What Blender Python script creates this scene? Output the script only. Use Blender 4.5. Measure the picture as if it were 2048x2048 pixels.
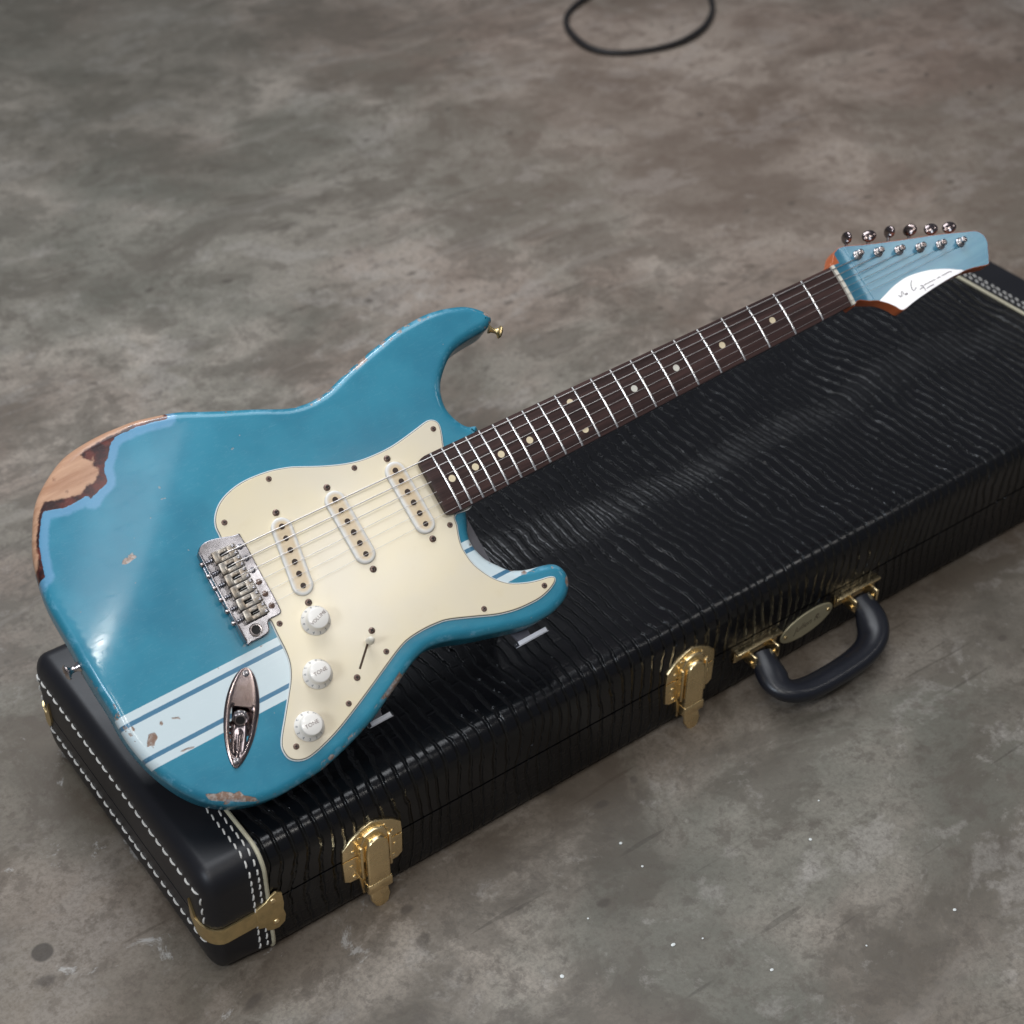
import bpy, bmesh, math, random
import numpy as np
from mathutils import Vector, Matrix, geometry
random.seed(7)
for o in list(bpy.data.objects): bpy.data.objects.remove(o)
SC = bpy.context.scene
COL = SC.collection
BODY = [[-399.1, 30.2], [-405.2, 35.8], [-410.4, 42.7], [-414.4, 51.9], [-416.0, 61.4], [-414.4, 70.0], [-411.9, 77.5], [-406.7, 85.5], [-400.0, 92.3], [-392.1, 99.1], [-384.8, 103.7], [-377.4, 106.6], [-368.2, 108.2], [-358.0, 109.5], [-348.3, 110.1], [-341.2, 111.2], [-333.2, 116.7], [-335.7, 123.6], [-341.3, 130.6], [-351.3, 137.9], [-363.1, 142.0], [-376.7, 145.0], [-391.1, 146.2], [-405.6, 145.2], [-417.5, 144.3], [-430.3, 142.0], [-443.6, 138.4], [-456.7, 135.2], [-470.1, 131.2], [-483.4, 127.3], [-497.2, 122.4], [-506.7, 119.1], [-516.1, 117.9], [-524.1, 117.1], [-532.5, 117.7], [-546.4, 120.7], [-571.0, 131.6], [-599.8, 143.2], [-627.3, 156.4], [-639.1, 160.6], [-654.4, 164.6], [-666.6, 167.5], [-680.3, 168.6], [-690.6, 169.3], [-704.9, 169.1], [-719.7, 167.6], [-729.2, 165.7], [-737.8, 162.4], [-746.5, 157.5], [-755.0, 151.8], [-762.7, 145.9], [-769.7, 138.8], [-775.5, 130.6], [-780.3, 121.8], [-786.2, 110.8], [-791.4, 98.7], [-794.4, 88.4], [-796.3, 79.1], [-798.1, 68.3], [-799.5, 57.3], [-799.7, 45.9], [-799.3, 35.4], [-798.6, 17.7], [-798.7, 3.3], [-797.2, -26.4], [-795.7, -45.7], [-795.4, -64.4], [-793.6, -80.2], [-789.5, -97.7], [-782.7, -116.1], [-774.4, -131.7], [-764.4, -144.6], [-752.8, -154.2], [-742.5, -160.2], [-725.7, -166.3], [-710.0, -168.9], [-692.7, -169.0], [-682.8, -168.4], [-667.5, -167.5], [-650.3, -163.7], [-632.4, -158.7], [-613.9, -152.8], [-603.6, -148.5], [-593.2, -143.3], [-582.4, -138.3], [-571.9, -133.1], [-560.4, -127.1], [-550.5, -123.0], [-540.9, -120.6], [-533.0, -120.2], [-517.6, -123.2], [-497.3, -130.6], [-483.6, -134.2], [-469.6, -138.3], [-448.1, -143.8], [-440.0, -144.8], [-431.9, -144.9], [-424.3, -144.8], [-416.7, -143.2], [-408.0, -140.7], [-401.2, -136.8], [-396.8, -132.3], [-393.0, -126.8], [-391.5, -121.7], [-391.8, -116.8], [-393.1, -112.2], [-396.2, -107.7], [-400.3, -105.4], [-407.1, -103.3], [-418.5, -101.1], [-425.7, -99.1], [-432.3, -96.3], [-438.5, -92.7], [-441.1, -89.9], [-443.7, -86.1], [-448.1, -80.9], [-452.7, -74.3], [-455.2, -66.3], [-456.7, -60.3], [-456.5, -52.6], [-454.6, -46.4], [-450.9, -39.6], [-447.5, -33.2], [-445.2, -28.3]]
NB = [16, 38, 49, 21]
PG = [[-437.8, 29.5], [-433.6, 39.7], [-431.2, 47.9], [-431.9, 52.7], [-435.7, 56.1], [-441.0, 56.9], [-453.5, 54.6], [-467.2, 52.1], [-481.7, 50.1], [-496.2, 49.9], [-511.0, 50.9], [-526.5, 54.4], [-544.5, 60.9], [-561.8, 68.5], [-569.9, 71.9], [-585.2, 76.0], [-601.8, 77.8], [-615.9, 77.4], [-629.4, 74.2], [-639.9, 68.9], [-647.6, 61.1], [-651.6, 52.7], [-652.0, 46.0], [-652.2, 40.0]]
PG2 = [[-648.3, -37.8], [-648.8, -47.8], [-649.1, -57.4], [-649.4, -67.1], [-650.8, -76.0], [-654.0, -84.3], [-658.3, -91.7], [-663.4, -98.6], [-668.7, -105.6], [-676.6, -115.9], [-684.5, -126.1], [-689.0, -133.5], [-690.2, -139.3], [-689.1, -146.2], [-684.1, -151.3], [-676.8, -153.9], [-667.8, -153.4], [-654.2, -150.1], [-639.7, -145.3], [-620.2, -137.1], [-600.2, -128.0], [-579.4, -118.1], [-561.3, -109.9], [-549.9, -106.5], [-533.8, -105.4], [-519.1, -106.3], [-512.0, -107.7], [-502.1, -111.2], [-485.8, -117.6], [-472.7, -122.8], [-462.3, -125.8], [-451.4, -127.9], [-439.5, -128.8], [-428.8, -128.8], [-419.6, -127.2], [-412.2, -124.6], [-406.9, -121.5], [-405.1, -118.5], [-407.2, -116.1], [-412.1, -114.4], [-419.5, -113.2], [-428.9, -110.8], [-439.1, -106.9], [-446.5, -102.9], [-452.9, -97.2], [-458.1, -90.9], [-462.5, -82.9], [-466.0, -74.6], [-467.4, -66.2], [-467.7, -56.8], [-465.6, -47.6], [-462.0, -37.9], [-458.8, -29.3]]
SCREWS = [[-438.8, 47.6], [-520.1, 46.6], [-591.6, 69.8], [-643.0, 52.4], [-642.4, -44.3], [-468.6, -35.0], [-478.3, -113.4], [-573.3, -106.4], [-418.8, -120.2], [-678.6, -140.6], [-623.0, -130.0]]
PSCREWS = [[-489.9, 41.5], [-488.6, -39.0], [-550.2, 41.5], [-548.7, -39.1], [-600.1, 41.0], [-612.2, -39.5]]
SW = [[-575.7, -85.0], [-606.2, -114.2], [-585.0, -94.1], [-600.4, -108.6]]
JACK = [[-684.0, -63.1], [-730.5, -132.2], [-718.7, -88.2], [-681.9, -88.3], [-705.4, -94.0], [-685.8, -67.4], [-727.2, -126.8]]
BRIDGE = [[-674.8, 37.5], [-638.8, 39.2], [-636.5, 32.7], [-636.6, 30.2], [-635.8, -32.5], [-636.5, -36.4], [-641.4, -37.3], [-649.8, -37.5], [-654.3, -45.9], [-658.9, -47.5], [-673.6, -46.8], [-675.0, -42.3], [-674.1, -34.7]]
BHOLE = [[-662.9, -39.3]]
SADDLEH = [[-658.8, 28.0], [-656.8, 16.9], [-657.0, 5.5], [-657.1, -5.6], [-656.2, -16.8], [-655.1, -28.5]]
ISCREWS = [[-677.8, 28.8], [-677.3, 17.2], [-677.0, 5.8], [-676.9, -5.6], [-676.2, -16.3], [-676.0, -27.6]]
FBEND = [[-464.7, 26.9], [-469.1, 12.0], [-469.4, -1.1], [-468.4, -14.7], [-466.8, -23.2], [-463.6, -27.5]]
HEAD = [[23.9, 35.2], [30.2, 35.7], [54.8, 27.8], [80.0, 20.3], [105.6, 13.2], [131.8, 6.2], [152.5, -0.1], [168.0, -5.1], [178.4, -8.4], [184.1, -12.9], [186.4, -18.8], [185.3, -25.9], [180.8, -33.6], [175.1, -43.0], [171.8, -45.9], [154.7, -42.3], [140.7, -40.6], [124.8, -40.1], [105.4, -41.2], [85.6, -43.1], [69.6, -45.1], [54.2, -48.2], [48.2, -40.8], [42.7, -34.8], [35.7, -29.2], [25.5, -24.8], [14.4, -19.9]]
DECAL = [[35.9, -28.8], [46.6, -25.6], [59.9, -22.0], [77.0, -20.0], [94.2, -21.6], [110.2, -25.3], [125.0, -30.9], [134.1, -35.6], [141.1, -40.0]]
POSTS = [[40.1, 21.1], [62.7, 14.6], [85.4, 7.2], [109.0, 0.3], [132.3, -6.3], [155.2, -13.0]]
RIDGE = [[31.0, 34.3], [29.0, -23.2]]
KNB = [[-614.3, -55.8], [-634.5, -96.2], [-661.4, -131.1]]
KNT = [[-613.7, -55.2], [-632.8, -95.7], [-660.2, -131.3]]
TK = [[46.9, 45.3], [71.2, 37.2], [95.0, 32.0], [117.8, 24.5], [140.6, 16.0], [161.3, 9.4]]
WOODO = [[-641.2, 157.7], [-642.0, 154.9], [-654.8, 157.7], [-658.8, 158.3], [-667.6, 160.6], [-675.1, 159.8], [-682.6, 160.3], [-689.3, 159.6], [-692.9, 156.8], [-696.8, 151.8], [-700.8, 146.9], [-704.0, 144.7], [-707.0, 140.1], [-710.1, 135.5], [-709.2, 131.1], [-711.6, 127.0], [-717.3, 125.4], [-723.6, 122.6], [-729.1, 118.7], [-728.8, 124.7], [-732.7, 125.3], [-738.3, 123.7], [-745.5, 124.6], [-750.2, 123.3], [-756.6, 125.7], [-762.5, 127.7], [-766.5, 129.2], [-770.6, 125.3], [-774.9, 118.5], [-780.9, 108.6], [-780.0, 110.3], [-784.2, 101.3], [-787.5, 91.8], [-788.8, 86.4], [-790.7, 78.5], [-840, 60], [-840, 200], [-620, 230]]
WOODI = [[-642.4, 156.7], [-658.2, 159.5], [-670.4, 162.1], [-682.1, 161.2], [-689.7, 161.7], [-698.7, 161.9], [-705.6, 160.9], [-712.9, 160.2], [-718.2, 157.9], [-715.7, 153.4], [-710.6, 153.8], [-706.0, 154.4], [-701.2, 155.7], [-706.1, 152.9], [-710.5, 149.8], [-713.5, 145.9], [-710.0, 142.5], [-712.3, 136.7], [-716.6, 133.6], [-721.3, 129.9], [-724.5, 133.2], [-729.1, 129.5], [-735.4, 126.8], [-740.0, 128.5], [-748.8, 130.3], [-756.8, 132.3], [-762.5, 134.7], [-766.2, 131.3], [-771.4, 125.7], [-775.7, 118.9], [-780.4, 110.8], [-780.8, 110.8], [-785.0, 101.7], [-788.6, 92.3], [-790.1, 87.2], [-840, 60], [-840, 200], [-620, 230]]
CHIPS = [[[-760.9, -138.7], [-754.1, -143.4], [-746.4, -144.7], [-741.0, -150.5], [-736.5, -149.2], [-734.8, -154.9], [-726.7, -161.1], [-726.4, -164.1], [-738.4, -158.1], [-752.7, -149.7], [-759.6, -145.0]], [[-735.5, 61.3], [-719.9, 63.4], [-718.8, 59.3], [-731.2, 57.2]], [[-666.6, -54.1], [-662.4, -53.4], [-658.5, -55.3], [-665.0, -56.4]], [[-782.3, -81.5], [-778.2, -76.1], [-773.5, -76.8], [-773.1, -81.3], [-776.9, -83.4], [-779.9, -87.5], [-779.5, -83.9], [-783.8, -84.4]], [[-766.1, -71.3], [-763.9, -71.5], [-764.9, -74.3], [-766.9, -73.7]], [[-756.2, -72.8], [-751.8, -74.0], [-750.1, -77.0], [-752.2, -74.9], [-756.2, -73.5]], [[-762.0, -99.9], [-756.8, -99.8], [-750.6, -102.2], [-756.6, -101.1], [-761.1, -100.9]], [[-787.9, -63.9], [-785.6, -65.6], [-786.7, -68.3], [-788.5, -66.9]], [[-749.4, -15.5], [-746.0, -16.1], [-745.4, -18.5], [-749.3, -17.9]], [[-672.1, -81.1], [-669.8, -82.3], [-671.0, -83.6], [-672.5, -82.8]], [[-460.2, -57.0], [-458.3, -56.4], [-458.9, -59.2], [-460.7, -59.9]], [[-659.9, -161.9], [-656.6, -160.3], [-653.1, -161.2], [-653.4, -163.4], [-658.4, -163.6]], [[-409.6, 82.5], [-405.2, 87.2], [-402.9, 87.3], [-406.9, 81.3], [-410.3, 78.3]], [[-348.3, 108.0], [-342.8, 106.1], [-344.5, 104.2], [-348.4, 105.7]], [[-357.2, 106.4], [-354.0, 105.4], [-354.7, 103.7], [-357.3, 104.8]]]
SIG = [[[57.7, -33.0], [59.2, -33.1], [58.5, -35.4], [60.6, -34.2], [60.7, -35.3], [63.1, -30.5], [64.3, -31.5], [63.8, -34.0]], [[65.1, -34.8], [67.2, -34.1], [68.8, -34.9], [67.7, -35.7], [65.5, -35.2]], [[80.4, -25.2], [77.5, -28.2], [75.9, -31.8], [75.8, -35.2], [78.2, -34.9], [81.0, -33.5]], [[86.2, -34.1], [88.6, -34.3], [89.0, -36.4], [85.8, -36.6], [83.5, -37.2]], [[88.7, -36.8], [89.3, -39.7], [88.6, -41.1]], [[90.5, -35.2], [93.9, -34.7], [96.1, -35.2], [98.5, -34.6], [100.5, -35.2], [102.9, -34.6], [105.6, -35.2]], [[108.2, -35.0], [110.4, -34.6], [112.5, -35.2]], [[91.4, -39.3], [94.8, -38.9], [98.1, -38.7], [101.1, -38.9]], [[114.9, -34.6], [120.6, -34.6], [125.8, -34.4], [127.5, -35.7]]]
CAM = {'loc': [-0.31022, -0.82565, 1.21098], 'R': [[0.804903, -0.373059, 0.461474], [-0.593381, -0.513233, 0.620073], [0.00552, -0.772929, -0.634469]], 'f': 3379.0}
GR = [[0.994478, -0.024322, -0.102086], [-0.043837, 0.787558, -0.61468], [0.095349, 0.615761, 0.782143]]
GT = [0.784714, 0.113706, 0.342376]
CABLE = [[1562.0, 1458.0], [1534.0, 1445.0], [1474.0, 1407.0], [1437.0, 1368.0], [1408.0, 1312.0], [1406.0, 1269.0], [1440.0, 1230.0], [1494.0, 1203.0], [1557.0, 1198.0], [1620.0, 1224.0], [1675.0, 1263.0], [1720.0, 1312.0], [1747.0, 1348.0]]
SPECKS = [[367.0, -116.0], [511.0, -183.0], [368.0, -84.0], [550.0, -154.0], [359.0, -207.0], [468.0, -296.0], [385.0, -266.0], [292.0, -132.0], [334.0, -197.0], [558.0, -315.0], [237.0, -166.0]]
SPOT = [-0.107, 0.116]

# ------------------------------------------------------------------ camera
cd = bpy.data.cameras.new("camera"); cam = bpy.data.objects.new("camera", cd); COL.objects.link(cam)
CR = CAM['R']
M = Matrix(((CR[0][0], -CR[0][1], -CR[0][2], CAM['loc'][0]), (CR[1][0], -CR[1][1], -CR[1][2], CAM['loc'][1]),
            (CR[2][0], -CR[2][1], -CR[2][2], CAM['loc'][2]), (0, 0, 0, 1)))
cam.matrix_world = M
cd.sensor_width = 36; cd.lens = 36 * CAM['f'] / 2048
cd.clip_start = 0.05; cd.clip_end = 100
cd.dof.use_dof = True; cd.dof.focus_distance = 1.46; cd.dof.aperture_fstop = 6.0
SC.camera = cam
# ------------------------------------------------------------------ world, lamps, exposure
W = bpy.data.worlds.new("World"); SC.world = W; W.use_nodes = True
bg = W.node_tree.nodes['Background']; bg.inputs[0].default_value = (0.80, 0.86, 1.0, 1); bg.inputs[1].default_value = 0.14
def area(name, d, dist, sx, sy, power, color, at=(0.30, 0.17, 0.28)):
    l = bpy.data.lights.new(name, 'AREA'); l.shape = 'RECTANGLE'; l.size = sx; l.size_y = sy; l.energy = power; l.color = color
    o = bpy.data.objects.new(name, l); COL.objects.link(o)
    d = Vector(d).normalized(); o.location = Vector(at) + d * dist
    o.rotation_euler = (-d).to_track_quat('-Z', 'Y').to_euler()
    return o
area("ceiling_panel", (0.08, 0.30, 0.95), 2.6, 1.9, 1.6, 47, (0.93, 0.96, 1.0))
area("ceiling_or_fill_lamp", (0.17, -0.535, 0.83), 2.5, 0.45, 0.26, 4.5, (1.0, 0.97, 0.92), at=(0.218, 0.158, 0.289))
area("ceiling_or_fill_lamp", (0.52, -0.43, 0.74), 2.6, 0.40, 0.30, 3.2, (1.0, 0.97, 0.93), at=(0.88, 0.10, 0.33))
area("window_or_glint_light", (-0.80, -0.28, 0.55), 2.6, 0.6, 0.45, 20, (0.80, 0.89, 1.0))
area("window_or_glint_light", (0.0, 0.63, 0.78), 2.8, 0.62, 0.30, 21, (0.88, 0.93, 1.0), at=(0.55, 0.15, 0.1))  # highlight lamp added behind the case to put glints on the embossed lid
area("ceiling_or_fill_lamp", (-0.42, -0.42, 0.80), 2.6, 0.5, 0.4, 9, (1.0, 0.96, 0.90), at=(0.4, 0.0, 0.1))  # added camera-side fill: glints on the case front, brighter handle
area("ceiling_or_fill_lamp", (-0.14, -0.24, 0.96), 2.5, 0.45, 0.55, 3.2, (0.92, 0.96, 1.0), at=(0.05, 0.20, 0.29))  # unseen soft fill added to lighten the left bout of the body
area("bulb", (-0.165, -0.314, 0.935), 2.3, 0.08, 0.045, 2.6, (1.0, 0.95, 0.88), at=(0.008, 0.159, 0.259))
SC.view_settings.view_transform = 'Standard'; SC.view_settings.look = 'None'
SC.view_settings.exposure = 0.0; SC.view_settings.gamma = 1.0
SC.render.resolution_x = 1024; SC.render.resolution_y = 1024
# ------------------------------------------------------------------ material helpers
def srgb(r, g, b):
    f = lambda c: (c / 255 / 12.92) if c / 255 <= 0.04045 else ((c / 255 + 0.055) / 1.055) ** 2.4
    return (f(r), f(g), f(b), 1)
class NT:
    def __init__(s, name, rough=0.5, metal=0.0, color=(0.5, 0.5, 0.5, 1), coat=0, coatr=0.1, spec=0.5):
        s.m = bpy.data.materials.new(name); s.m.use_nodes = True; s.t = s.m.node_tree
        s.p = s.t.nodes['Principled BSDF']
        s.p.inputs['Base Color'].default_value = color; s.p.inputs['Roughness'].default_value = rough
        s.p.inputs['Metallic'].default_value = metal; s.p.inputs['Coat Weight'].default_value = coat
        s.p.inputs['Coat Roughness'].default_value = coatr; s.p.inputs['Specular IOR Level'].default_value = spec
    def n(s, typ, **kw):
        nd = s.t.nodes.new(typ)
        for k, v in kw.items(): setattr(nd, k, v)
        return nd
    def put(s, sock, v):
        if hasattr(v, 'links') or hasattr(v, 'is_linked'): s.t.links.new(v, sock)
        else: sock.default_value = v
    def math(s, op, a, b=0.0, c=None, clamp=False):
        nd = s.n('ShaderNodeMath', operation=op, use_clamp=clamp)
        s.put(nd.inputs[0], a); s.put(nd.inputs[1], b)
        if c is not None: s.put(nd.inputs[2], c)
        return nd.outputs[0]
    def mix(s, f, a, b):
        nd = s.n('ShaderNodeMix', data_type='RGBA')
        s.put(nd.inputs[0], f); s.put(nd.inputs[6], a); s.put(nd.inputs[7], b)
        return nd.outputs[2]
    def coord(s):
        return s.n('ShaderNodeTexCoord').outputs['Object']
    def mapping(s, v, scale=(1, 1, 1), rot=(0, 0, 0), loc=(0, 0, 0)):
        nd = s.n('ShaderNodeMapping'); s.put(nd.inputs[0], v)
        nd.inputs['Scale'].default_value = scale; nd.inputs['Rotation'].default_value = rot; nd.inputs['Location'].default_value = loc
        return nd.outputs[0]
    def noise(s, v, scale, detail=3, rough=0.55, dist=0.0):
        nd = s.n('ShaderNodeTexNoise'); s.put(nd.inputs['Vector'], v)
        nd.inputs['Scale'].default_value = scale; nd.inputs['Detail'].default_value = detail
        nd.inputs['Roughness'].default_value = rough; nd.inputs['Distortion'].default_value = dist
        return nd.outputs['Fac']
    def ss(s, v, a, b):
        nd = s.n('ShaderNodeMapRange', interpolation_type='SMOOTHSTEP'); s.put(nd.inputs[0], v)
        nd.inputs[1].default_value = a; nd.inputs[2].default_value = b
        return nd.outputs[0]
    def n_dist(s, c, p):
        nd = s.n('ShaderNodeVectorMath', operation='DISTANCE'); s.put(nd.inputs[0], c); nd.inputs[1].default_value = p
        return nd.outputs['Value']
    def attr(s, name):
        return s.n('ShaderNodeAttribute', attribute_name=name).outputs['Fac']
    def bump(s, h, strength=0.3, dist=0.001):
        nd = s.n('ShaderNodeBump'); nd.inputs['Strength'].default_value = strength; nd.inputs['Distance'].default_value = dist
        s.put(nd.inputs['Height'], h); s.t.links.new(nd.outputs[0], s.p.inputs['Normal']); return nd
    def base(s, v): s.put(s.p.inputs['Base Color'], v)
    def rough(s, v): s.put(s.p.inputs['Roughness'], v)
def simple(name, col, rough=0.5, metal=0, var=0.15, scale=300, coat=0, bump=0.0, spec=0.5):
    k = NT(name, rough, metal, coat=coat, spec=spec); c = k.coord()
    nz = k.noise(c, scale, 4)
    d = tuple(x * (1 - var) for x in col[:3]) + (1,); l = tuple(min(1, x * (1 + var)) for x in col[:3]) + (1,)
    k.base(k.mix(nz, d, l)); k.rough(k.math('ADD', k.math('MULTIPLY', nz, 0.15), rough - 0.075))
    if bump: k.bump(nz, bump, 0.0005)
    return k.m
# ------------------------------------------------------------------ mesh helpers
def mk(name, verts, faces, mat, parent=None, smooth=True, angle=None):
    me = bpy.data.meshes.new(name); me.from_pydata([tuple(v) for v in verts], [], faces)
    if smooth:
        me.polygons.foreach_set('use_smooth', [True] * len(me.polygons))
        if angle: me.set_sharp_from_angle(angle=math.radians(angle))
    me.materials.append(mat); me.update()
    o = bpy.data.objects.new(name, me); COL.objects.link(o)
    if parent is not None: o.parent = parent
    return o
class MB:
    def __init__(s): s.v = []; s.f = []
    def add(s, v, f):
        b = len(s.v); s.v += [tuple(p) for p in v]; s.f += [tuple(i + b for i in q) for q in f]; return s
    def box(s, x0, x1, y0, y1, z0, z1, bev=0):
        bm = bmesh.new(); bmesh.ops.create_cube(bm, size=1)
        for q in bm.verts: q.co = Vector(((x0 + x1) / 2 + q.co.x * (x1 - x0), (y0 + y1) / 2 + q.co.y * (y1 - y0), (z0 + z1) / 2 + q.co.z * (z1 - z0)))
        if bev: bmesh.ops.bevel(bm, geom=bm.edges[:], offset=bev, segments=2, affect='EDGES', profile=0.5)
        bm.verts.index_update()
        s.add([q.co.copy() for q in bm.verts], [[q.index for q in f.verts] for f in bm.faces]); bm.free(); return s
    def lathe(s, prof, c=(0, 0, 0), axis=(0, 0, 1), n=24, sx=1, sy=1):
        a = Vector(axis).normalized(); R = a.to_track_quat('Z', 'Y').to_matrix(); c = Vector(c); vs = []
        for r, z in prof:
            for k in range(n):
                t = 2 * math.pi * k / n; vs.append(c + R @ Vector((r * sx * math.cos(t), r * sy * math.sin(t), z)))
        fs = []
        for i in range(len(prof) - 1):
            for k in range(n):
                fs.append((i * n + k, i * n + (k + 1) % n, (i + 1) * n + (k + 1) % n, (i + 1) * n + k))
        fs.append(tuple(range(n))[::-1]); fs.append(tuple((len(prof) - 1) * n + k for k in range(n)))
        return s.add(vs, fs)
    def tube(s, pts, r, n=8, rv=None, up=(0, 0, 1), closed=False):
        P = [Vector(p) for p in pts]; N = len(P); rv = rv or r; vs = []; fs = []
        for i, p in enumerate(P):
            a = P[(i - 1) % N] if (closed or i > 0) else p; b = P[(i + 1) % N] if (closed or i < N - 1) else p
            t = (b - a).normalized(); u = Vector(up); u = (u - t * u.dot(t)).normalized(); w = t.cross(u)
            rr = r[i] if isinstance(r, (list, tuple)) else r; r2 = rv[i] if isinstance(rv, (list, tuple)) else rv
            for k in range(n):
                g = 2 * math.pi * k / n; vs.append(p + u * rr * math.cos(g) + w * r2 * math.sin(g))
        for i in range(N if closed else N - 1):
            j = (i + 1) % N
            for k in range(n): fs.append((i * n + k, i * n + (k + 1) % n, j * n + (k + 1) % n, j * n + k))
        if not closed: fs.append(tuple(range(n))[::-1]); fs.append(tuple((N - 1) * n + k for k in range(n)))
        return s.add(vs, fs)
    def build(s, name, mat, parent=None, smooth=True, angle=35, f=None):
        v = [f(p) for p in s.v] if f else s.v
        return mk(name, v, s.f, mat, parent, smooth, angle)
def area2(P): return 0.5 * sum(P[i][0] * P[(i + 1) % len(P)][1] - P[(i + 1) % len(P)][0] * P[i][1] for i in range(len(P)))
def resample(P, step, closed=True, smooth=1):
    P = [Vector((p[0], p[1])) for p in P]; N = len(P); out = []
    rng = range(N if closed else N - 1)
    for i in rng:
        p0 = P[(i - 1) % N] if closed or i > 0 else P[i]; p1 = P[i]; p2 = P[(i + 1) % N]
        p3 = P[(i + 2) % N] if closed or i + 2 < N else p2
        n = max(2, int((p2 - p1).length / (step * 0.4)))
        for k in range(n):
            t = k / n
            out.append(0.5 * ((2 * p1) + (-p0 + p2) * t + (2 * p0 - 5 * p1 + 4 * p2 - p3) * t * t + (-p0 + 3 * p1 - 3 * p2 + p3) * t ** 3))
    if not closed: out.append(P[-1])
    A = np.array([tuple(p) for p in out])
    def eq(A):
        B = np.vstack([A, A[:1]]) if closed else A
        d = np.r_[0, np.cumsum(np.linalg.norm(np.diff(B, axis=0), axis=1))]
        n = max(4, int(d[-1] / step)); t = np.linspace(0, d[-1], n, endpoint=not closed)
        return np.c_[np.interp(t, d, B[:, 0]), np.interp(t, d, B[:, 1])]
    A = eq(A)
    for _ in range(smooth):
        if closed: A = 0.5 * A + 0.25 * (np.roll(A, 1, 0) + np.roll(A, -1, 0))
        else: A[1:-1] = 0.5 * A[1:-1] + 0.25 * (A[2:] + A[:-2])
    return eq(A)
def inset(A, d):
    # inward offset of a closed CCW outline
    t = np.roll(A, -1, 0) - np.roll(A, 1, 0); t /= np.linalg.norm(t, axis=1)[:, None] + 1e-9
    return A + np.c_[-t[:, 1], t[:, 0]] * d
def ccw(A): return A if area2(A) > 0 else A[::-1]
def plate(P, z0, z1, bev=0.0, seg=3, step=None, mb=None, top=True, tf=None):
    A = ccw(np.array([[p[0], p[1]] for p in P], float)) if step is None else ccw(resample(P, step))
    n = len(A); rings = [(A, z0)]
    if bev <= 0: rings.append((A, z1))
    else:
        for k in range(seg + 1):
            a = math.pi / 2 * k / seg; rings.append((inset(A, bev * (1 - math.cos(a))), z1 - bev + bev * math.sin(a)))
        if bev >= 0.3: rings.append((inset(A, bev + 0.25), z1))
    vs = []; fs = []
    for B, z in rings: vs += [(p[0], p[1], z) for p in B]
    for i in range(len(rings) - 1):
        for k in range(n): fs.append((i * n + k, i * n + (k + 1) % n, (i + 1) * n + (k + 1) % n, (i + 1) * n + k))
    fs.append(tuple((len(rings) - 1) * n + k for k in range(n))); fs.append(tuple(range(n))[::-1])
    if tf: vs = [tf(v) for v in vs]
    mb = mb or MB(); mb.add(vs, fs); return mb
def sdist(X, Y, P):
    # signed distance (positive inside) of arrays X,Y to polygon P
    P = np.array(P, float); Q = np.roll(P, -1, 0); best = np.full(X.shape, 1e9); ins = np.zeros(X.shape, bool)
    for (ax, ay), (bx, by) in zip(P, Q):
        ex, ey = bx - ax, by - ay; t = np.clip(((X - ax) * ex + (Y - ay) * ey) / (ex * ex + ey * ey + 1e-12), 0, 1)
        best = np.minimum(best, np.hypot(X - ax - t * ex, Y - ay - t * ey))
        c = ((ay > Y) != (by > Y)) & (X < (bx - ax) * (Y - ay) / (by - ay + 1e-12) + ax); ins ^= c
    return np.where(ins, best, -best)
def thing(name, label, cat, loc, group=None, mat=None):
    o = bpy.data.objects.new(name, None); COL.objects.link(o); o.empty_display_size = 0.05
    if mat is not None: o.matrix_world = mat
    o.location = loc; o['label'] = label; o['category'] = cat
    if group: o['group'] = group
    return o
def copyobj(o, parent, loc=None):
    c = o.copy(); COL.objects.link(c); c.parent = parent
    if loc is not None: c.location = loc
    for ch in o.children: copyobj(ch, c)
    return c
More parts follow.
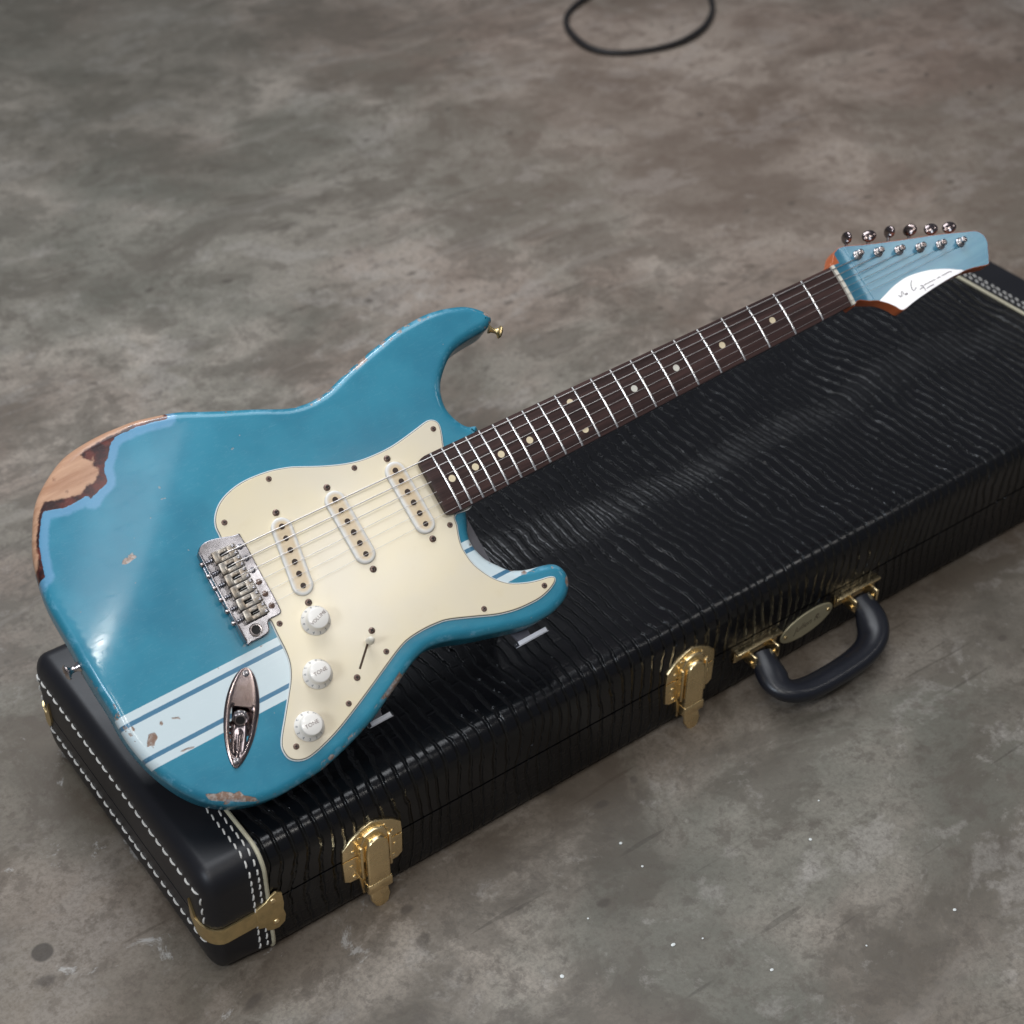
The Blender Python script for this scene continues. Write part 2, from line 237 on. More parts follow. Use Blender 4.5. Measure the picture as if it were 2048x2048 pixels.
# ------------------------------------------------------------------ materials
def concrete():
    k = NT("concrete", 0.5, spec=0.3); c = k.coord()
    warp = k.n('ShaderNodeTexNoise'); k.put(warp.inputs['Vector'], c); warp.inputs['Scale'].default_value = 3.0; warp.inputs['Detail'].default_value = 4
    vm = k.n('ShaderNodeVectorMath', operation='MULTIPLY_ADD'); k.put(vm.inputs[0], warp.outputs['Color']); vm.inputs[1].default_value = (0.14, 0.14, 0.1); k.put(vm.inputs[2], c)
    w = vm.outputs[0]
    tw = k.mapping(w, (1.0, 1.35, 1), (0, 0, 0.9))
    n1 = k.noise(w, 1.7, 9, 0.58); n2 = k.noise(tw, 4.2, 10, 0.66, 0.15); n3 = k.noise(w, 24, 8, 0.74, 0.1); n4 = k.noise(c, 210, 6, 0.75); n5 = k.noise(c, 70, 7, 0.72)
    pk = k.noise(k.mapping(w, loc=(5, 1, 2)), 1.5, 7, 0.6); gr = k.noise(k.mapping(w, loc=(3, 7, 1)), 1.9, 6, 0.6); bl = k.noise(k.mapping(tw, loc=(1, 4, 1)), 7.0, 9, 0.66, 0.2)
    col = k.mix(k.ss(n2, 0.36, 0.64), srgb(92, 84, 74), srgb(166, 156, 144))
    col = k.mix(k.math('MULTIPLY', k.ss(n1, 0.44, 0.62), 0.60), col, srgb(98, 93, 84))
    col = k.mix(k.math('MULTIPLY', k.ss(pk, 0.48, 0.62), 0.42), col, srgb(140, 122, 110))
    col = k.mix(k.math('MULTIPLY', k.ss(gr, 0.46, 0.56), 0.45), col, srgb(112, 114, 104))
    col = k.mix(k.math('MULTIPLY', k.ss(bl, 0.52, 0.58), 0.50), col, srgb(82, 75, 66))
    col = k.mix(k.math('MULTIPLY', k.ss(bl, 0.44, 0.38), 0.30), col, srgb(168, 162, 155))
    col = k.mix(k.math('MULTIPLY', k.ss(n3, 0.53, 0.62), 0.55), col, srgb(88, 80, 72))
    col = k.mix(k.math('MULTIPLY', k.ss(n3, 0.43, 0.32), 0.32), col, srgb(176, 170, 163))
    col = k.mix(k.math('MULTIPLY', k.ss(n5, 0.53, 0.62), 0.45), col, srgb(84, 77, 70))
    col = k.mix(k.math('MULTIPLY', k.ss(n4, 0.42, 0.62), 0.42), col, srgb(94, 88, 81))
    d1 = k.math('ADD', k.n_dist(w, (1.65, 1.0, 0)), k.math('MULTIPLY', n2, 0.5)); d2 = k.math('ADD', k.n_dist(w, (0.5, 2.1, 0)), k.math('MULTIPLY', n2, 0.5))
    col = k.mix(k.math('MULTIPLY', k.ss(d1, 1.25, 0.5), 0.24), col, srgb(150, 122, 106))
    col = k.mix(k.math('MULTIPLY', k.ss(d2, 1.5, 0.6), 0.50), col, srgb(84, 82, 73))
    st = k.noise(k.mapping(w, (2.2, 26.0, 1), (0, 0, 1.25)), 1.0, 5, 0.6, 0.3)
    col = k.mix(k.math('MULTIPLY', k.math('MULTIPLY', k.ss(st, 0.56, 0.66), k.ss(gr, 0.47, 0.55)), 0.22), col, srgb(88, 80, 72))
    col = k.mix(k.math('MULTIPLY', k.math('MULTIPLY', k.ss(st, 0.42, 0.34), k.ss(pk, 0.48, 0.56)), 0.14), col, srgb(170, 163, 155))
    for (sa, rot, sc_, th) in ((2.0, 0.35, 60.0, 0.735), (5.0, 1.15, 75.0, 0.745), (9.0, 2.5, 70.0, 0.75)):
        q = k.noise(k.mapping(c, (4.5, sc_, 1), (0, 0, rot), (sa, 1, 0)), 1.0, 2, 0.5)
        col = k.mix(k.math('MULTIPLY', k.ss(q, th - 0.03, th), 0.38), col, srgb(62, 56, 50))
    # brown shadow band of the case painted into the floor colour, and one round dark spot at its near end
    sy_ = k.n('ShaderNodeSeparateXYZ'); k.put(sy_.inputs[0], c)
    shadow_band = k.math('MULTIPLY', k.ss(k.math('ADD', sy_.outputs[1], k.math('MULTIPLY', n2, 0.08)), -0.035, 0.03), k.ss(sy_.outputs[1], 0.5, 0.3))
    col = k.mix(k.math('MULTIPLY', shadow_band, 0.42), col, srgb(82, 66, 50))
    spot = k.n_dist(c, (SPOT[0], SPOT[1], 0)); col = k.mix(k.math('MULTIPLY', k.ss(k.math('ADD', spot, k.math('MULTIPLY', n5, 0.004)), 0.013, 0.010), 0.75), col, srgb(58, 52, 47))
    v = k.n('ShaderNodeTexVoronoi', feature='F1'); k.put(v.inputs['Vector'], k.mapping(w, (1, 1.5, 1))); v.inputs['Scale'].default_value = 17.0
    big = k.math('MULTIPLY', k.ss(v.outputs['Distance'], 0.16, 0.07), k.ss(k.noise(c, 4.7, 1), 0.46, 0.55))
    col = k.mix(k.math('MULTIPLY', big, 0.6), col, srgb(70, 63, 57))
    # scratches: thin iso-lines of a stretched noise
    sn = k.noise(k.mapping(c, (0.7, 5.0, 1), (0, 0, 0.95)), 2.2, 2, 0.4); sl = k.math('ABSOLUTE', k.math('SUBTRACT', sn, 0.5))
    col = k.mix(k.math('MULTIPLY', k.math('MULTIPLY', k.ss(sl, 0.004, 0.0008), k.ss(pk, 0.50, 0.58)), 0.35), col, srgb(78, 72, 66))
    fl = k.noise(k.mapping(w, loc=(9, 2, 4)), 15, 7, 0.75, 0.5)
    k.base(k.mix(k.math('MULTIPLY', k.math('MULTIPLY', k.ss(fl, 0.60, 0.66), k.ss(k.n_dist(c, (-0.05, 0.12, 0)), 0.36, 0.16)), 0.6), col, srgb(184, 182, 178)))
    k.rough(k.math('ADD', k.math('MULTIPLY', n2, 0.35), 0.38))
    k.bump(k.math('ADD', k.math('MULTIPLY', n3, 1.0), k.math('MULTIPLY', n4, 0.5)), 0.3, 0.0015)
    return k.m
def croc():
    k = NT("embossed_croc_leather", 0.3, color=(0.006, 0.006, 0.0075, 1), spec=0.44)
    c = k.coord(); sx = k.n('ShaderNodeSeparateXYZ'); k.put(sx.inputs[0], c); X, Y, Z = sx.outputs
    s_ = k.math('SUBTRACT', Y, Z)
    cb = k.n('ShaderNodeCombineXYZ'); k.put(cb.inputs[0], X); k.put(cb.inputs[1], s_); cv = cb.outputs[0]
    n1 = k.math('SUBTRACT', k.noise(cv, 5.5, 2, 0.5), 0.5); n2 = k.math('SUBTRACT', k.noise(cv, 38, 3, 0.55), 0.5); n3 = k.math('SUBTRACT', k.noise(cv, 160, 2), 0.5)
    wx = k.math('ADD', k.math('ADD', X, k.math('MULTIPLY', n1, 0.060)), k.math('ADD', k.math('MULTIPLY', n2, 0.0095), k.math('MULTIPLY', n3, 0.0018)))
    def rungs(p, gw):
        r = k.math('DIVIDE', wx, p); fr = k.math('FRACT', r); idn = k.math('FLOOR', r)
        d = k.math('MINIMUM', fr, k.math('SUBTRACT', 1.0, fr))
        return k.ss(d, 0.0, gw), idn
    r1, id1 = rungs(0.0122, 0.20); r2, id2 = rungs(0.0064, 0.24)
    def cross(idn, p, gw):
        wn = k.n('ShaderNodeTexWhiteNoise', noise_dimensions='1D'); k.put(wn.inputs['W'], idn)
        q = k.math('ADD', k.math('DIVIDE', k.math('ADD', s_, k.math('MULTIPLY', n2, 0.006)), p), k.math('MULTIPLY', wn.outputs['Value'], 7.3)); f = k.math('FRACT', q)
        d = k.math('MINIMUM', f, k.math('SUBTRACT', 1.0, f)); return k.ss(d, 0.0, gw)
    c1 = cross(id1, 0.062, 0.035); c2 = cross(id2, 0.0150, 0.12)
    h1 = k.math('MULTIPLY', r1, k.math('ADD', k.math('MULTIPLY', c1, 0.03), 0.97)); h2 = k.math('MULTIPLY', r2, c2)
    # fine-scaled belts: along the middle of the lid and low on the sides
    yc = k.math('ABSOLUTE', k.math('ADD', k.math('ADD', s_, 0.112), k.math('MULTIPLY', n1, 0.10)))
    m = k.math('MAXIMUM', k.ss(yc, 0.040, 0.005), k.ss(k.math('ADD', k.math('MULTIPLY', n1, 0.05), Z), 0.060, 0.040))
    mx = k.n('ShaderNodeMix', data_type='FLOAT'); k.put(mx.inputs[0], m); k.put(mx.inputs[2], h1); k.put(mx.inputs[3], k.math('ADD', k.math('MULTIPLY', h2, 0.08), k.math('MULTIPLY', r1, 0.78)))
    fine = k.noise(cv, 420, 3, 0.6)
    H_ = k.math('ADD', mx.outputs[0], k.math('MULTIPLY', fine, 0.05))
    k.bump(H_, 1.0, 0.0034)
    k.rough(k.math('ADD', k.math('MULTIPLY', fine, 0.12), k.math('ADD', 0.16, k.math('MULTIPLY', m, 0.12))))
    k.base(k.mix(mx.outputs[0], (0.006, 0.006, 0.006, 1), (0.0035, 0.0035, 0.0045, 1)))
    return k.m
def leather():
    k = NT("smooth_black_leather", 0.42, color=(0.012, 0.012, 0.015, 1), spec=0.42); c = k.coord()
    v = k.noise(c, 900, 3, 0.6); w = k.noise(c, 14, 3)
    k.bump(v, 0.12, 0.0004); k.base(k.mix(w, (0.006, 0.006, 0.008, 1), (0.011, 0.011, 0.014, 1)))
    k.rough(k.math('ADD', k.math('MULTIPLY', w, 0.2), 0.33)); return k.m
def bluepaint():
    k = NT("worn_blue_metallic_lacquer", 0.45, coat=0.55, coatr=0.13, spec=0.35); c = k.coord()
    sx = k.n('ShaderNodeSeparateXYZ'); k.put(sx.inputs[0], c); X, Y, Z = sx.outputs
    Ymm = k.math('ADD', k.math('MULTIPLY', Y, 1000.0), G0[1])
    n0 = k.noise(c, 12, 4, 0.6); nf = k.noise(c, 260, 5, 0.65); nm = k.noise(c, 90, 4, 0.6); flake = k.noise(c, 1600, 2)
    blue = k.mix(k.ss(n0, 0.35, 0.65), (0.014, 0.170, 0.265, 1), (0.024, 0.225, 0.330, 1)); blue = k.mix(k.math('MULTIPLY', flake, 0.25), blue, (0.04, 0.28, 0.38, 1))
    dep = k.attr('dep')
    # racing stripes: three pale bands, clear of the outline roll-over below 16 mm
    def band(a, b):
        yy = k.math('ADD', Ymm, k.math('MULTIPLY', k.math('SUBTRACT', nf, 0.5), 0.5))
        return k.math('MULTIPLY', k.ss(yy, a - 0.25, a + 0.25), k.ss(yy, b + 0.25, b - 0.25))
    st = k.math('MAXIMUM', k.math('MAXIMUM', band(-60.0, -53.2), band(-91.6, -63.8)), band(-102.6, -95.3))
    zone = k.math('MULTIPLY', k.math('MULTIPLY', k.ss(Ymm, -103.0, -102.4), k.ss(Ymm, -53.2, -53.8)), 1.0)
    deep = k.ss(dep, 15.5, 14.5)
    col = k.mix(k.math('MULTIPLY', zone, k.math('MULTIPLY', deep, 0.75)), blue, (0.075, 0.18, 0.30, 1))
    col = k.mix(k.math('MULTIPLY', st, deep), col, k.mix(n0, (0.58, 0.68, 0.70, 1), (0.64, 0.73, 0.75, 1)))
    # bare wood window with dark edge and pale undercoat halo
    jit = k.math('ADD', k.math('MULTIPLY', k.math('SUBTRACT', nf, 0.5), 2.6), k.math('MULTIPLY', k.math('SUBTRACT', nm, 0.5), 2.4))
    wo = k.math('ADD', k.attr('wo'), jit); wi = k.math('ADD', k.attr('wi'), k.math('MULTIPLY', jit, 1.4))
    top = k.ss(dep, 20, 15)
    halo = k.math('MULTIPLY', k.math('MULTIPLY', k.ss(k.math('ADD', wo, k.math('MULTIPLY', n0, 4.0)), -7.0, -3.4), k.ss(wo, 1.0, -0.2)), top)
    col = k.mix(k.math('MULTIPLY', halo, 0.34), col, (0.27, 0.44, 0.72, 1))
    grain = k.noise(k.mapping(c, (14, 120, 60), (0, 0, 0.35)), 1.0, 5, 0.6, 0.3)
    wood = k.mix(k.ss(grain, 0.3, 0.75), (0.55, 0.325, 0.205, 1), (0.37, 0.185, 0.105, 1)); wood = k.mix(k.math('MULTIPLY', k.ss(nm, 0.62, 0.72), 0.5), wood, (0.15, 0.06, 0.03, 1))
    dark = k.mix(k.ss(nm, 0.35, 0.65), (0.022, 0.003, 0.003, 1), (0.115, 0.018, 0.010, 1))
    bare = k.mix(k.ss(wi, 0.2, 2.4), dark, wood)
    wm = k.math('MULTIPLY', k.ss(wo, -0.35, 0.35), top)
    # chips
    ch = k.math('ADD', k.math('ADD', k.attr('chip'), 0.35), k.math('MULTIPLY', k.math('SUBTRACT', nf, 0.5), 1.6))
    cm = k.ss(ch, -0.3, 0.3)
    ringm = k.math('MULTIPLY', k.ss(dep, 0.25, 1.0), k.ss(dep, 9.0, 4.5))
    ed = k.math('MULTIPLY', ringm, k.ss(k.math('ADD', k.math('MULTIPLY', nm, 0.6), k.math('MULTIPLY', k.noise(c, 21, 3, 0.6), 0.6)), 0.665, 0.69))
    sp = k.noise(c, 130, 2, 0.5); sm = k.math('MULTIPLY', k.ss(sp, 0.745, 0.765), 0.5)
    cm2 = k.math('MAXIMUM', k.math('MAXIMUM', cm, ed), sm)
    col = k.mix(cm2, col, k.mix(k.ss(nf, 0.42, 0.62), (0.24, 0.145, 0.10, 1), (0.40, 0.34, 0.30, 1)))
    ligh = k.math('MULTIPLY', k.math('MULTIPLY', ringm, k.ss(k.noise(c, 75, 4, 0.7), 0.50, 0.62)), 0.22)
    col = k.mix(ligh, col, (0.30, 0.60, 0.80, 1))
    col = k.mix(wm, col, bare)
    k.base(col)
    k.put(k.p.inputs['Metallic'], k.math('MULTIPLY', k.math('SUBTRACT', 1.0, k.math('MAXIMUM', k.math('MAXIMUM', wm, st), cm2)), 0.08))
    sc = k.noise(k.mapping(c, (9, 120, 9), (0, 0, 0.9)), 8.0, 3)
    k.rough(k.math('ADD', k.math('ADD', 0.38, k.math('MULTIPLY', n0, 0.12)), k.math('MULTIPLY', wm, 0.12)))
    sw = k.math('ABSOLUTE', k.math('SUBTRACT', k.noise(k.mapping(c, (6, 30, 6), (0, 0, 0.7)), 6.0, 4, 0.6, 0.6), 0.5))
    k.put(k.p.inputs['Coat Roughness'], k.math('ADD', k.math('MULTIPLY', nm, 0.14), k.math('ADD', 0.06, k.math('MULTIPLY', k.ss(sw, 0.012, 0.0), 0.3))))
    hh = k.math('SUBTRACT', k.math('MULTIPLY', nf, 0.05), k.math('MULTIPLY', k.math('MAXIMUM', k.ss(wo, -0.6, 0.4), cm2), 0.8))
    k.bump(hh, 0.6, 0.0005); return k.m
def pgmat():
    k = NT("aged_mint_cream_plastic", 0.3, spec=0.5, coat=0.5, coatr=0.14); c = k.coord()
    n = k.noise(c, 9, 3); m = k.noise(c, 60, 4)
    col = k.mix(k.ss(n, 0.35, 0.65), srgb(220, 208, 184), srgb(227, 212, 178)); k.base(k.mix(k.math('MULTIPLY', k.ss(m, 0.6, 0.8), 0.25), col, srgb(214, 196, 160)))
    k.rough(k.math('ADD', k.math('MULTIPLY', m, 0.12), 0.24)); k.bump(k.noise(c, 700, 2), 0.03, 0.0003); return k.m
def rosewood():
    k = NT("dark_rosewood", 0.5, spec=0.28); c = k.coord()
    g = k.noise(k.mapping(c, (9, 260, 60)), 1.0, 6, 0.6, 0.15); p = k.noise(k.mapping(c, (50, 900, 200)), 1.0, 3, 0.6)
    col = k.mix(k.ss(g, 0.3, 0.72), (0.022, 0.010, 0.009, 1), (0.062, 0.030, 0.026, 1)); k.base(k.mix(k.math('MULTIPLY', k.ss(p, 0.58, 0.72), 0.5), col, (0.015, 0.008, 0.007, 1)))
    k.bump(p, 0.15, 0.0004); return k.m
def amber():
    k = NT("amber_lacquered_maple", 0.3, spec=0.5, coat=0.5, coatr=0.15); c = k.coord()
    g = k.noise(k.mapping(c, (12, 160, 160)), 1.0, 4, 0.55)
    k.base(k.mix(g, (0.42, 0.095, 0.030, 1), (0.60, 0.16, 0.055, 1))); return k.m
def headpaint():
    k = NT("pale_blue_headstock_lacquer", 0.3, coat=0.5, coatr=0.15, metal=0.2); c = k.coord()
    g = k.noise(k.mapping(c, (14, 160, 30), (0, 0, 0.1)), 1.0, 5, 0.6, 0.3); n = k.noise(c, 30, 3)
    k.base(k.mix(k.ss(g, 0.3, 0.75), (0.040, 0.19, 0.30, 1), (0.070, 0.25, 0.35, 1)))
    return k.m
def metal(name, col, rough, var=0.25, scale=120, dark=None):
    k = NT(name, rough, 1.0); c = k.coord(); n = k.noise(c, scale, 5, 0.6)
    d = dark or tuple(x * (1 - var) for x in col) + (1,)
    k.base(k.mix(k.ss(n, 0.35, 0.7), tuple(col) + (1,), d)); k.rough(k.math('ADD', k.math('MULTIPLY', n, 0.2), rough - 0.08)); k.bump(n, 0.08, 0.0003); return k.m
def clear():
    k = NT("clear_acrylic", 0.05, color=(0.93, 0.96, 0.98, 1)); k.p.inputs['Transmission Weight'].default_value = 1; k.p.inputs['IOR'].default_value = 1.49; return k.m
G0 = (-740.0, -166.0, -56.0)
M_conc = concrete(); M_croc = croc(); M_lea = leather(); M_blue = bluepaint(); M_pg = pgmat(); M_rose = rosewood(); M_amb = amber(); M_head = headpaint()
M_gold = metal("polished_brass_gold", (1.0, 0.79, 0.45), 0.25, 0.12, 60)
M_agold = metal("dull_brass", (0.80, 0.62, 0.32), 0.36, 0.2, 90)
M_nick = metal("worn_nickel", (0.66, 0.62, 0.62), 0.22, 0.35, 70, (0.34, 0.27, 0.25, 1))
M_tarn = metal("tarnished_nickel_plate", (0.35, 0.34, 0.36), 0.24, 0.35, 40, (0.20, 0.19, 0.20, 1))
M_jack = metal("brownish_nickel_plate", (0.30, 0.25, 0.25), 0.15, 0.35, 40, (0.19, 0.145, 0.13, 1))
M_sad = metal("aged_saddle_steel", (0.42, 0.395, 0.36), 0.34, 0.3, 160, (0.27, 0.22, 0.17, 1))
M_rust = metal("rusty_screw_steel", (0.26, 0.19, 0.165), 0.45, 0.4, 900, (0.10, 0.055, 0.04, 1))
M_str = metal("wound_string_steel", (0.56, 0.53, 0.51), 0.36, 0.2, 900)
M_fret = metal("fret_nickel_silver", (0.80, 0.78, 0.76), 0.25, 0.15, 400)
M_dark = simple("dark_hole", (0.008, 0.006, 0.006), 0.7)
M_pole = simple("oxidised_pole_steel", (0.045, 0.028, 0.022), 0.5, 0.3, 0.5, 900)
M_white = simple("white_plastic", (0.84, 0.80, 0.74), 0.3, 0, 0.04, 80, coat=0.3)
M_ply = simple("dark_middle_ply", (0.045, 0.04, 0.035), 0.5)
M_wply = simple("white_lower_ply", (0.66, 0.68, 0.66), 0.35, 0, 0.06, 90)
M_bone = simple("aged_bone", (0.72, 0.68, 0.58), 0.35, 0, 0.08, 200)
M_dot = simple("clay_dot", (0.72, 0.60, 0.40), 0.5, 0, 0.10, 500)
M_dot2 = simple("pale_clay_dot", (0.66, 0.63, 0.55), 0.5, 0, 0.08, 500)
M_ink = simple("grey_brown_print", (0.28, 0.22, 0.20), 0.5)
M_tick = simple("grey_skirt_print", (0.17, 0.18, 0.20), 0.5)
M_decal = simple("white_headstock_inlay", (0.93, 0.91, 0.92), 0.18, 0, 0.02, 20, coat=0.4)
M_sig = simple("faded_signature_ink", (0.16, 0.13, 0.15), 0.8, spec=0.2)
M_thr = simple("cream_thread", (0.66, 0.64, 0.60), 0.7, 0, 0.12, 900, bump=0.3)
M_pipe = simple("cream_gold_piping", (0.50, 0.46, 0.33), 0.5, 0, 0.2, 500, bump=0.3)
M_grip = simple("black_grip_plastic", (0.010, 0.011, 0.016), 0.33, 0, 0.2, 300, spec=0.5)
M_rub = simple("black_cable_rubber", (0.012, 0.010, 0.010), 0.5)
M_plate = simple("olive_brass_name_plate", (0.52, 0.47, 0.31), 0.45, 0.5, 0.10, 60)
M_eng = simple("engraving", (0.10, 0.075, 0.05), 0.5)
M_frost = simple("sawn_acrylic_edge", (0.88, 0.89, 0.95), 0.45, 0, 0.05, 200)
M_clear = clear()
M_film = simple("hazy_grey_acrylic", (0.30, 0.29, 0.33), 0.12, 0, 0.06, 40); M_film.node_tree.nodes["Principled BSDF"].inputs["Transmission Weight"].default_value = 0.45
# stained pickup cover: white rim, tan middle
def cover_mat():
    k = NT("yellowed_pickup_cover", 0.3, coat=0.2); a = k.attr('rim'); c = k.coord(); n = k.noise(c, 150, 3)
    v = k.ss(k.math('ADD', a, k.math('MULTIPLY', k.math('SUBTRACT', n, 0.5), 1.6)), 1.5, 5.0)
    k.base(k.mix(v, (0.74, 0.72, 0.68, 1), k.mix(n, (0.58, 0.42, 0.23, 1), (0.70, 0.56, 0.38, 1)))); return k.m
M_cover = cover_mat()

# ================================================================== the concrete floor
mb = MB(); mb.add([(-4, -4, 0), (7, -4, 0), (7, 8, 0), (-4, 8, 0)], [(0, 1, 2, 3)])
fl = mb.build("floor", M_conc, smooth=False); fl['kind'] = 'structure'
for i, (px, py) in enumerate(SPECKS):
    r = random.uniform(0.8, 2.0); mb = MB()
    mb.lathe([(r * 1.0, 0), (r, r * 0.3), (r * 0.5, r * 0.5)], (px, py, 0.2), (0, 0, 1), 7, sx=random.uniform(0.9, 1.5))
    o = mb.build("plaster_crumb", M_wply, f=lambda p: ((p[0] - px) / 1000, (p[1] - py) / 1000, p[2] / 1000))
    o.location = (px / 1000, py / 1000, 0); o['label'] = "tiny white plaster crumb lying on the concrete in front of the case"; o['category'] = 'crumb'; o['group'] = 'white crumbs on the concrete'
# cable
P = resample([(1585, 1530), (1590, 1490)] + [(p[0] + random.uniform(-7, 7), p[1] + random.uniform(-7, 7)) for p in CABLE] + [(1770, 1400), (1775, 1460)], 12, closed=False, smooth=2)
mb = MB(); mb.tube([(p[0] / 1000 - 1.55, p[1] / 1000 - 1.30, 0.0056) for p in P], [0.0052 + 0.0007 * math.sin(i * 0.31) for i in range(len(P))], 10)
o = mb.build("cable_loop", M_rub); o.location = (1.55, 1.30, 0.0); o['label'] = "black rubber cable curving in an open loop on the concrete floor behind"; o['category'] = 'cable'

# ================================================================== the guitar case
L_, W_, H_ = 1256.0, 333.0, 127.0; XP0, XP1 = 53.0, 1187.0; SEAM = 66.0
case = thing("guitar_case", "long black crocodile embossed case with brass latches and white stitching", "guitar case", (L_ / 2000, W_ / 2000, 0))
def CF(p): return ((p[0] - L_ / 2) / 1000, (p[1] - W_ / 2) / 1000, p[2] / 1000)
def sm(t): t = max(0, min(1, t)); return t * t * (3 - 2 * t)
def rb(p, off=0.0):
    x, y, z = p; xe = min(x, L_ - x); rx = 13.0; ry = 20.0
    rz = 22.0 if z > SEAM else 14 + 22 * sm(1 - xe / 70)
    cx = min(max(x, rx), L_ - rx); cy = min(max(y, ry), W_ - ry); cz = min(max(z, rz), H_ - 22.0)
    e = Vector(((x - cx) / rx, (y - cy) / ry, (z - cz) / rz)); n = e.length
    if n < 1e-9: return Vector(p), Vector((0, 0, 1))
    e /= n; N = Vector((e.x / rx, e.y / ry, e.z / rz)).normalized()
    return Vector((cx + e.x * rx, cy + e.y * ry, cz + e.z * rz)) + N * off, N
def sub(a, b, n): return [a + (b - a) * i / n for i in range(n + 1)]
def uni(l):
    r = [];
    for v in sorted(l):
        if not r or v - r[-1] > 1e-6: r.append(v)
    return r
ys = uni(sub(0, 20, 8) + sub(20, W_ - 20, 16) + sub(W_ - 20, W_, 8))
def shell(name, x0, x1, lid, mat, ends=(False, False), off=0.0):
    zs = uni(sub(SEAM + 1.0, H_ - 22, 3) + sub(H_ - 22, H_, 8)) if lid else uni(sub(0, 36, 10) + sub(36, SEAM - 1.0, 3))
    if lid: per = [(0, z) for z in zs] + [(y, H_) for y in ys[1:-1]] + [(W_, z) for z in zs[::-1]]
    else: per = [(0, z) for z in zs[::-1]] + [(y, 0) for y in ys[1:-1]] + [(W_, z) for z in zs]
    xs = [v for v in uni(sub(0, 20, 8) + sub(20, 70, 6) + sub(70, L_ - 70, 12) + sub(L_ - 70, L_ - 20, 6) + sub(L_ - 20, L_, 8) + [x0, x1]) if x0 - 1e-6 <= v <= x1 + 1e-6]
    vs = []; fs = []; m = len(per) + 2
    zl = SEAM + 1.0 if lid else SEAM - 1.0
    for xx in xs:
        row = [rb((xx, y, z), off)[0] for y, z in per]
        a = row[0].copy(); b = row[-1].copy(); a.y += 4; b.y -= 4
        if xx < 20: a.x += 4; b.x += 4
        if xx > L_ - 20: a.x -= 4; b.x -= 4
        vs += [a] + row + [b]
    for i in range(len(xs) - 1):
        for k in range(m - 1):
            q = (i * m + k, i * m + k + 1, (i + 1) * m + k + 1, (i + 1) * m + k); fs.append(q if not lid else q[::-1])
    for e, xe in ((0, 0.0), (1, L_)):
        if not ends[e]: continue
        b = len(vs); zz = zs
        for z in zz:
            for y in ys: vs.append(rb((xe, y, z), off)[0])
        ny = len(ys)
        for i in range(len(zz) - 1):
            for k in range(ny - 1):
                fs.append((b + i * ny + k, b + i * ny + k + 1, b + (i + 1) * ny + k + 1, b + (i + 1) * ny + k))
        # lip
        b2 = len(vs); zi = 0 if lid else len(zz) - 1
        for y in ys: q = rb((xe, y, zl), off)[0]; vs.append(Vector((q.x + (4 if e == 0 else -4), q.y, q.z)))
        for k in range(ny - 1): fs.append((b + zi * ny + k, b + zi * ny + k + 1, b2 + k + 1, b2 + k))
    bm = bmesh.new(); bv = [bm.verts.new(CF(v)) for v in vs]
    for f in fs:
        try: bm.faces.new([bv[i] for i in f])
        except ValueError: pass
    bmesh.ops.remove_doubles(bm, verts=bm.verts, dist=0.00002); bmesh.ops.recalc_face_normals(bm, faces=bm.faces)
    for f in bm.faces: f.smooth = True
    me = bpy.data.meshes.new(name); bm.to_mesh(me); bm.free(); me.set_sharp_from_angle(angle=math.radians(50)); me.materials.append(mat)
    o = bpy.data.objects.new(name, me); COL.objects.link(o); o.parent = case; return o
shell("lid", XP0, XP1, True, M_croc); shell("base", XP0, XP1, False, M_croc)
for lid in (True, False):
    for (a, b, e) in ((0, XP0 + 0.5, (True, False)), (XP1 - 0.5, L_, (False, True))):
        o = shell("end_cap", a, b, lid, M_lea, e, 1.2)
        o['label'] = "smooth black leather " + ("lid" if lid else "base") + " cap at the case " + ("near" if a == 0 else "far") + " end"
mb = MB(); mb.box(4, L_ - 4, 4, W_ - 4, SEAM - 5, SEAM + 5); mb.build("seam_gap", M_dark, case, f=CF)
def profile(xx, off, za=4, zb=4):
    pts = []
    per = [(0, z) for z in uni(sub(za, SEAM, 8) + sub(SEAM, H_ - 22, 5) + sub(H_ - 22, H_, 10))] + [(y, H_) for y in ys[1:-1]] + [(W_, z) for z in uni(sub(zb, H_ - 22, 6) + sub(H_ - 22, H_, 8))[::-1]]
    for y, z in per: p, n = rb((xx, y, z), off); pts.append((p, n))
    return pts
for xx in (XP0 + 1.0, XP1 - 1.0):
    pr = profile(xx, 1.0); mb = MB(); mb.tube([p for p, n in pr], 2.0, 8, up=(1, 0, 0)); mb.build("piping", M_pipe, case, f=CF)
def stitches(pathn, pitch, ln, w, name="stitching"):
    # pathn: list of (point, normal)
    P = [p for p, n in pathn]; d = [0]
    for i in range(len(P) - 1): d.append(d[-1] + (P[i + 1] - P[i]).length)
    def at(t):
        for i in range(len(P) - 1):
            if t <= d[i + 1] or i == len(P) - 2:
                u = (t - d[i]) / max(1e-9, d[i + 1] - d[i]); return P[i].lerp(P[i + 1], u), pathn[i][1].lerp(pathn[i + 1][1], u).normalized()
    mb = MB(); t = 1.0
    while t + ln < d[-1]:
        l2 = ln * random.uniform(0.80, 1.08); pts = []; sk = random.uniform(-0.3, 0.3)
        for k in range(5):
            u = k / 4; p, n = at(t + l2 * u); side = (at(t + l2)[0] - at(t)[0]).normalized().cross(n)
            pts.append(p + n * (-0.7 + 1.5 * math.sin(math.pi * min(max(u, 0.0), 1.0)) ** 0.5) + side * ((u - 0.5) * (1.3 + sk)))
        mb.tube(pts, [w * 0.6, w, w, w, w * 0.6], 6, up=tuple(at(t)[1])); t += pitch * random.uniform(0.93, 1.07)
    o = mb.build(name, M_thr, case, f=CF); o['kind'] = 'stuff'; return o
for z in (106.5, 44.0):
    stitches([rb((0, y, z), 1.3) for y in np.linspace(9, W_ - 9, 40)], 12.4, 9.6, 0.95)
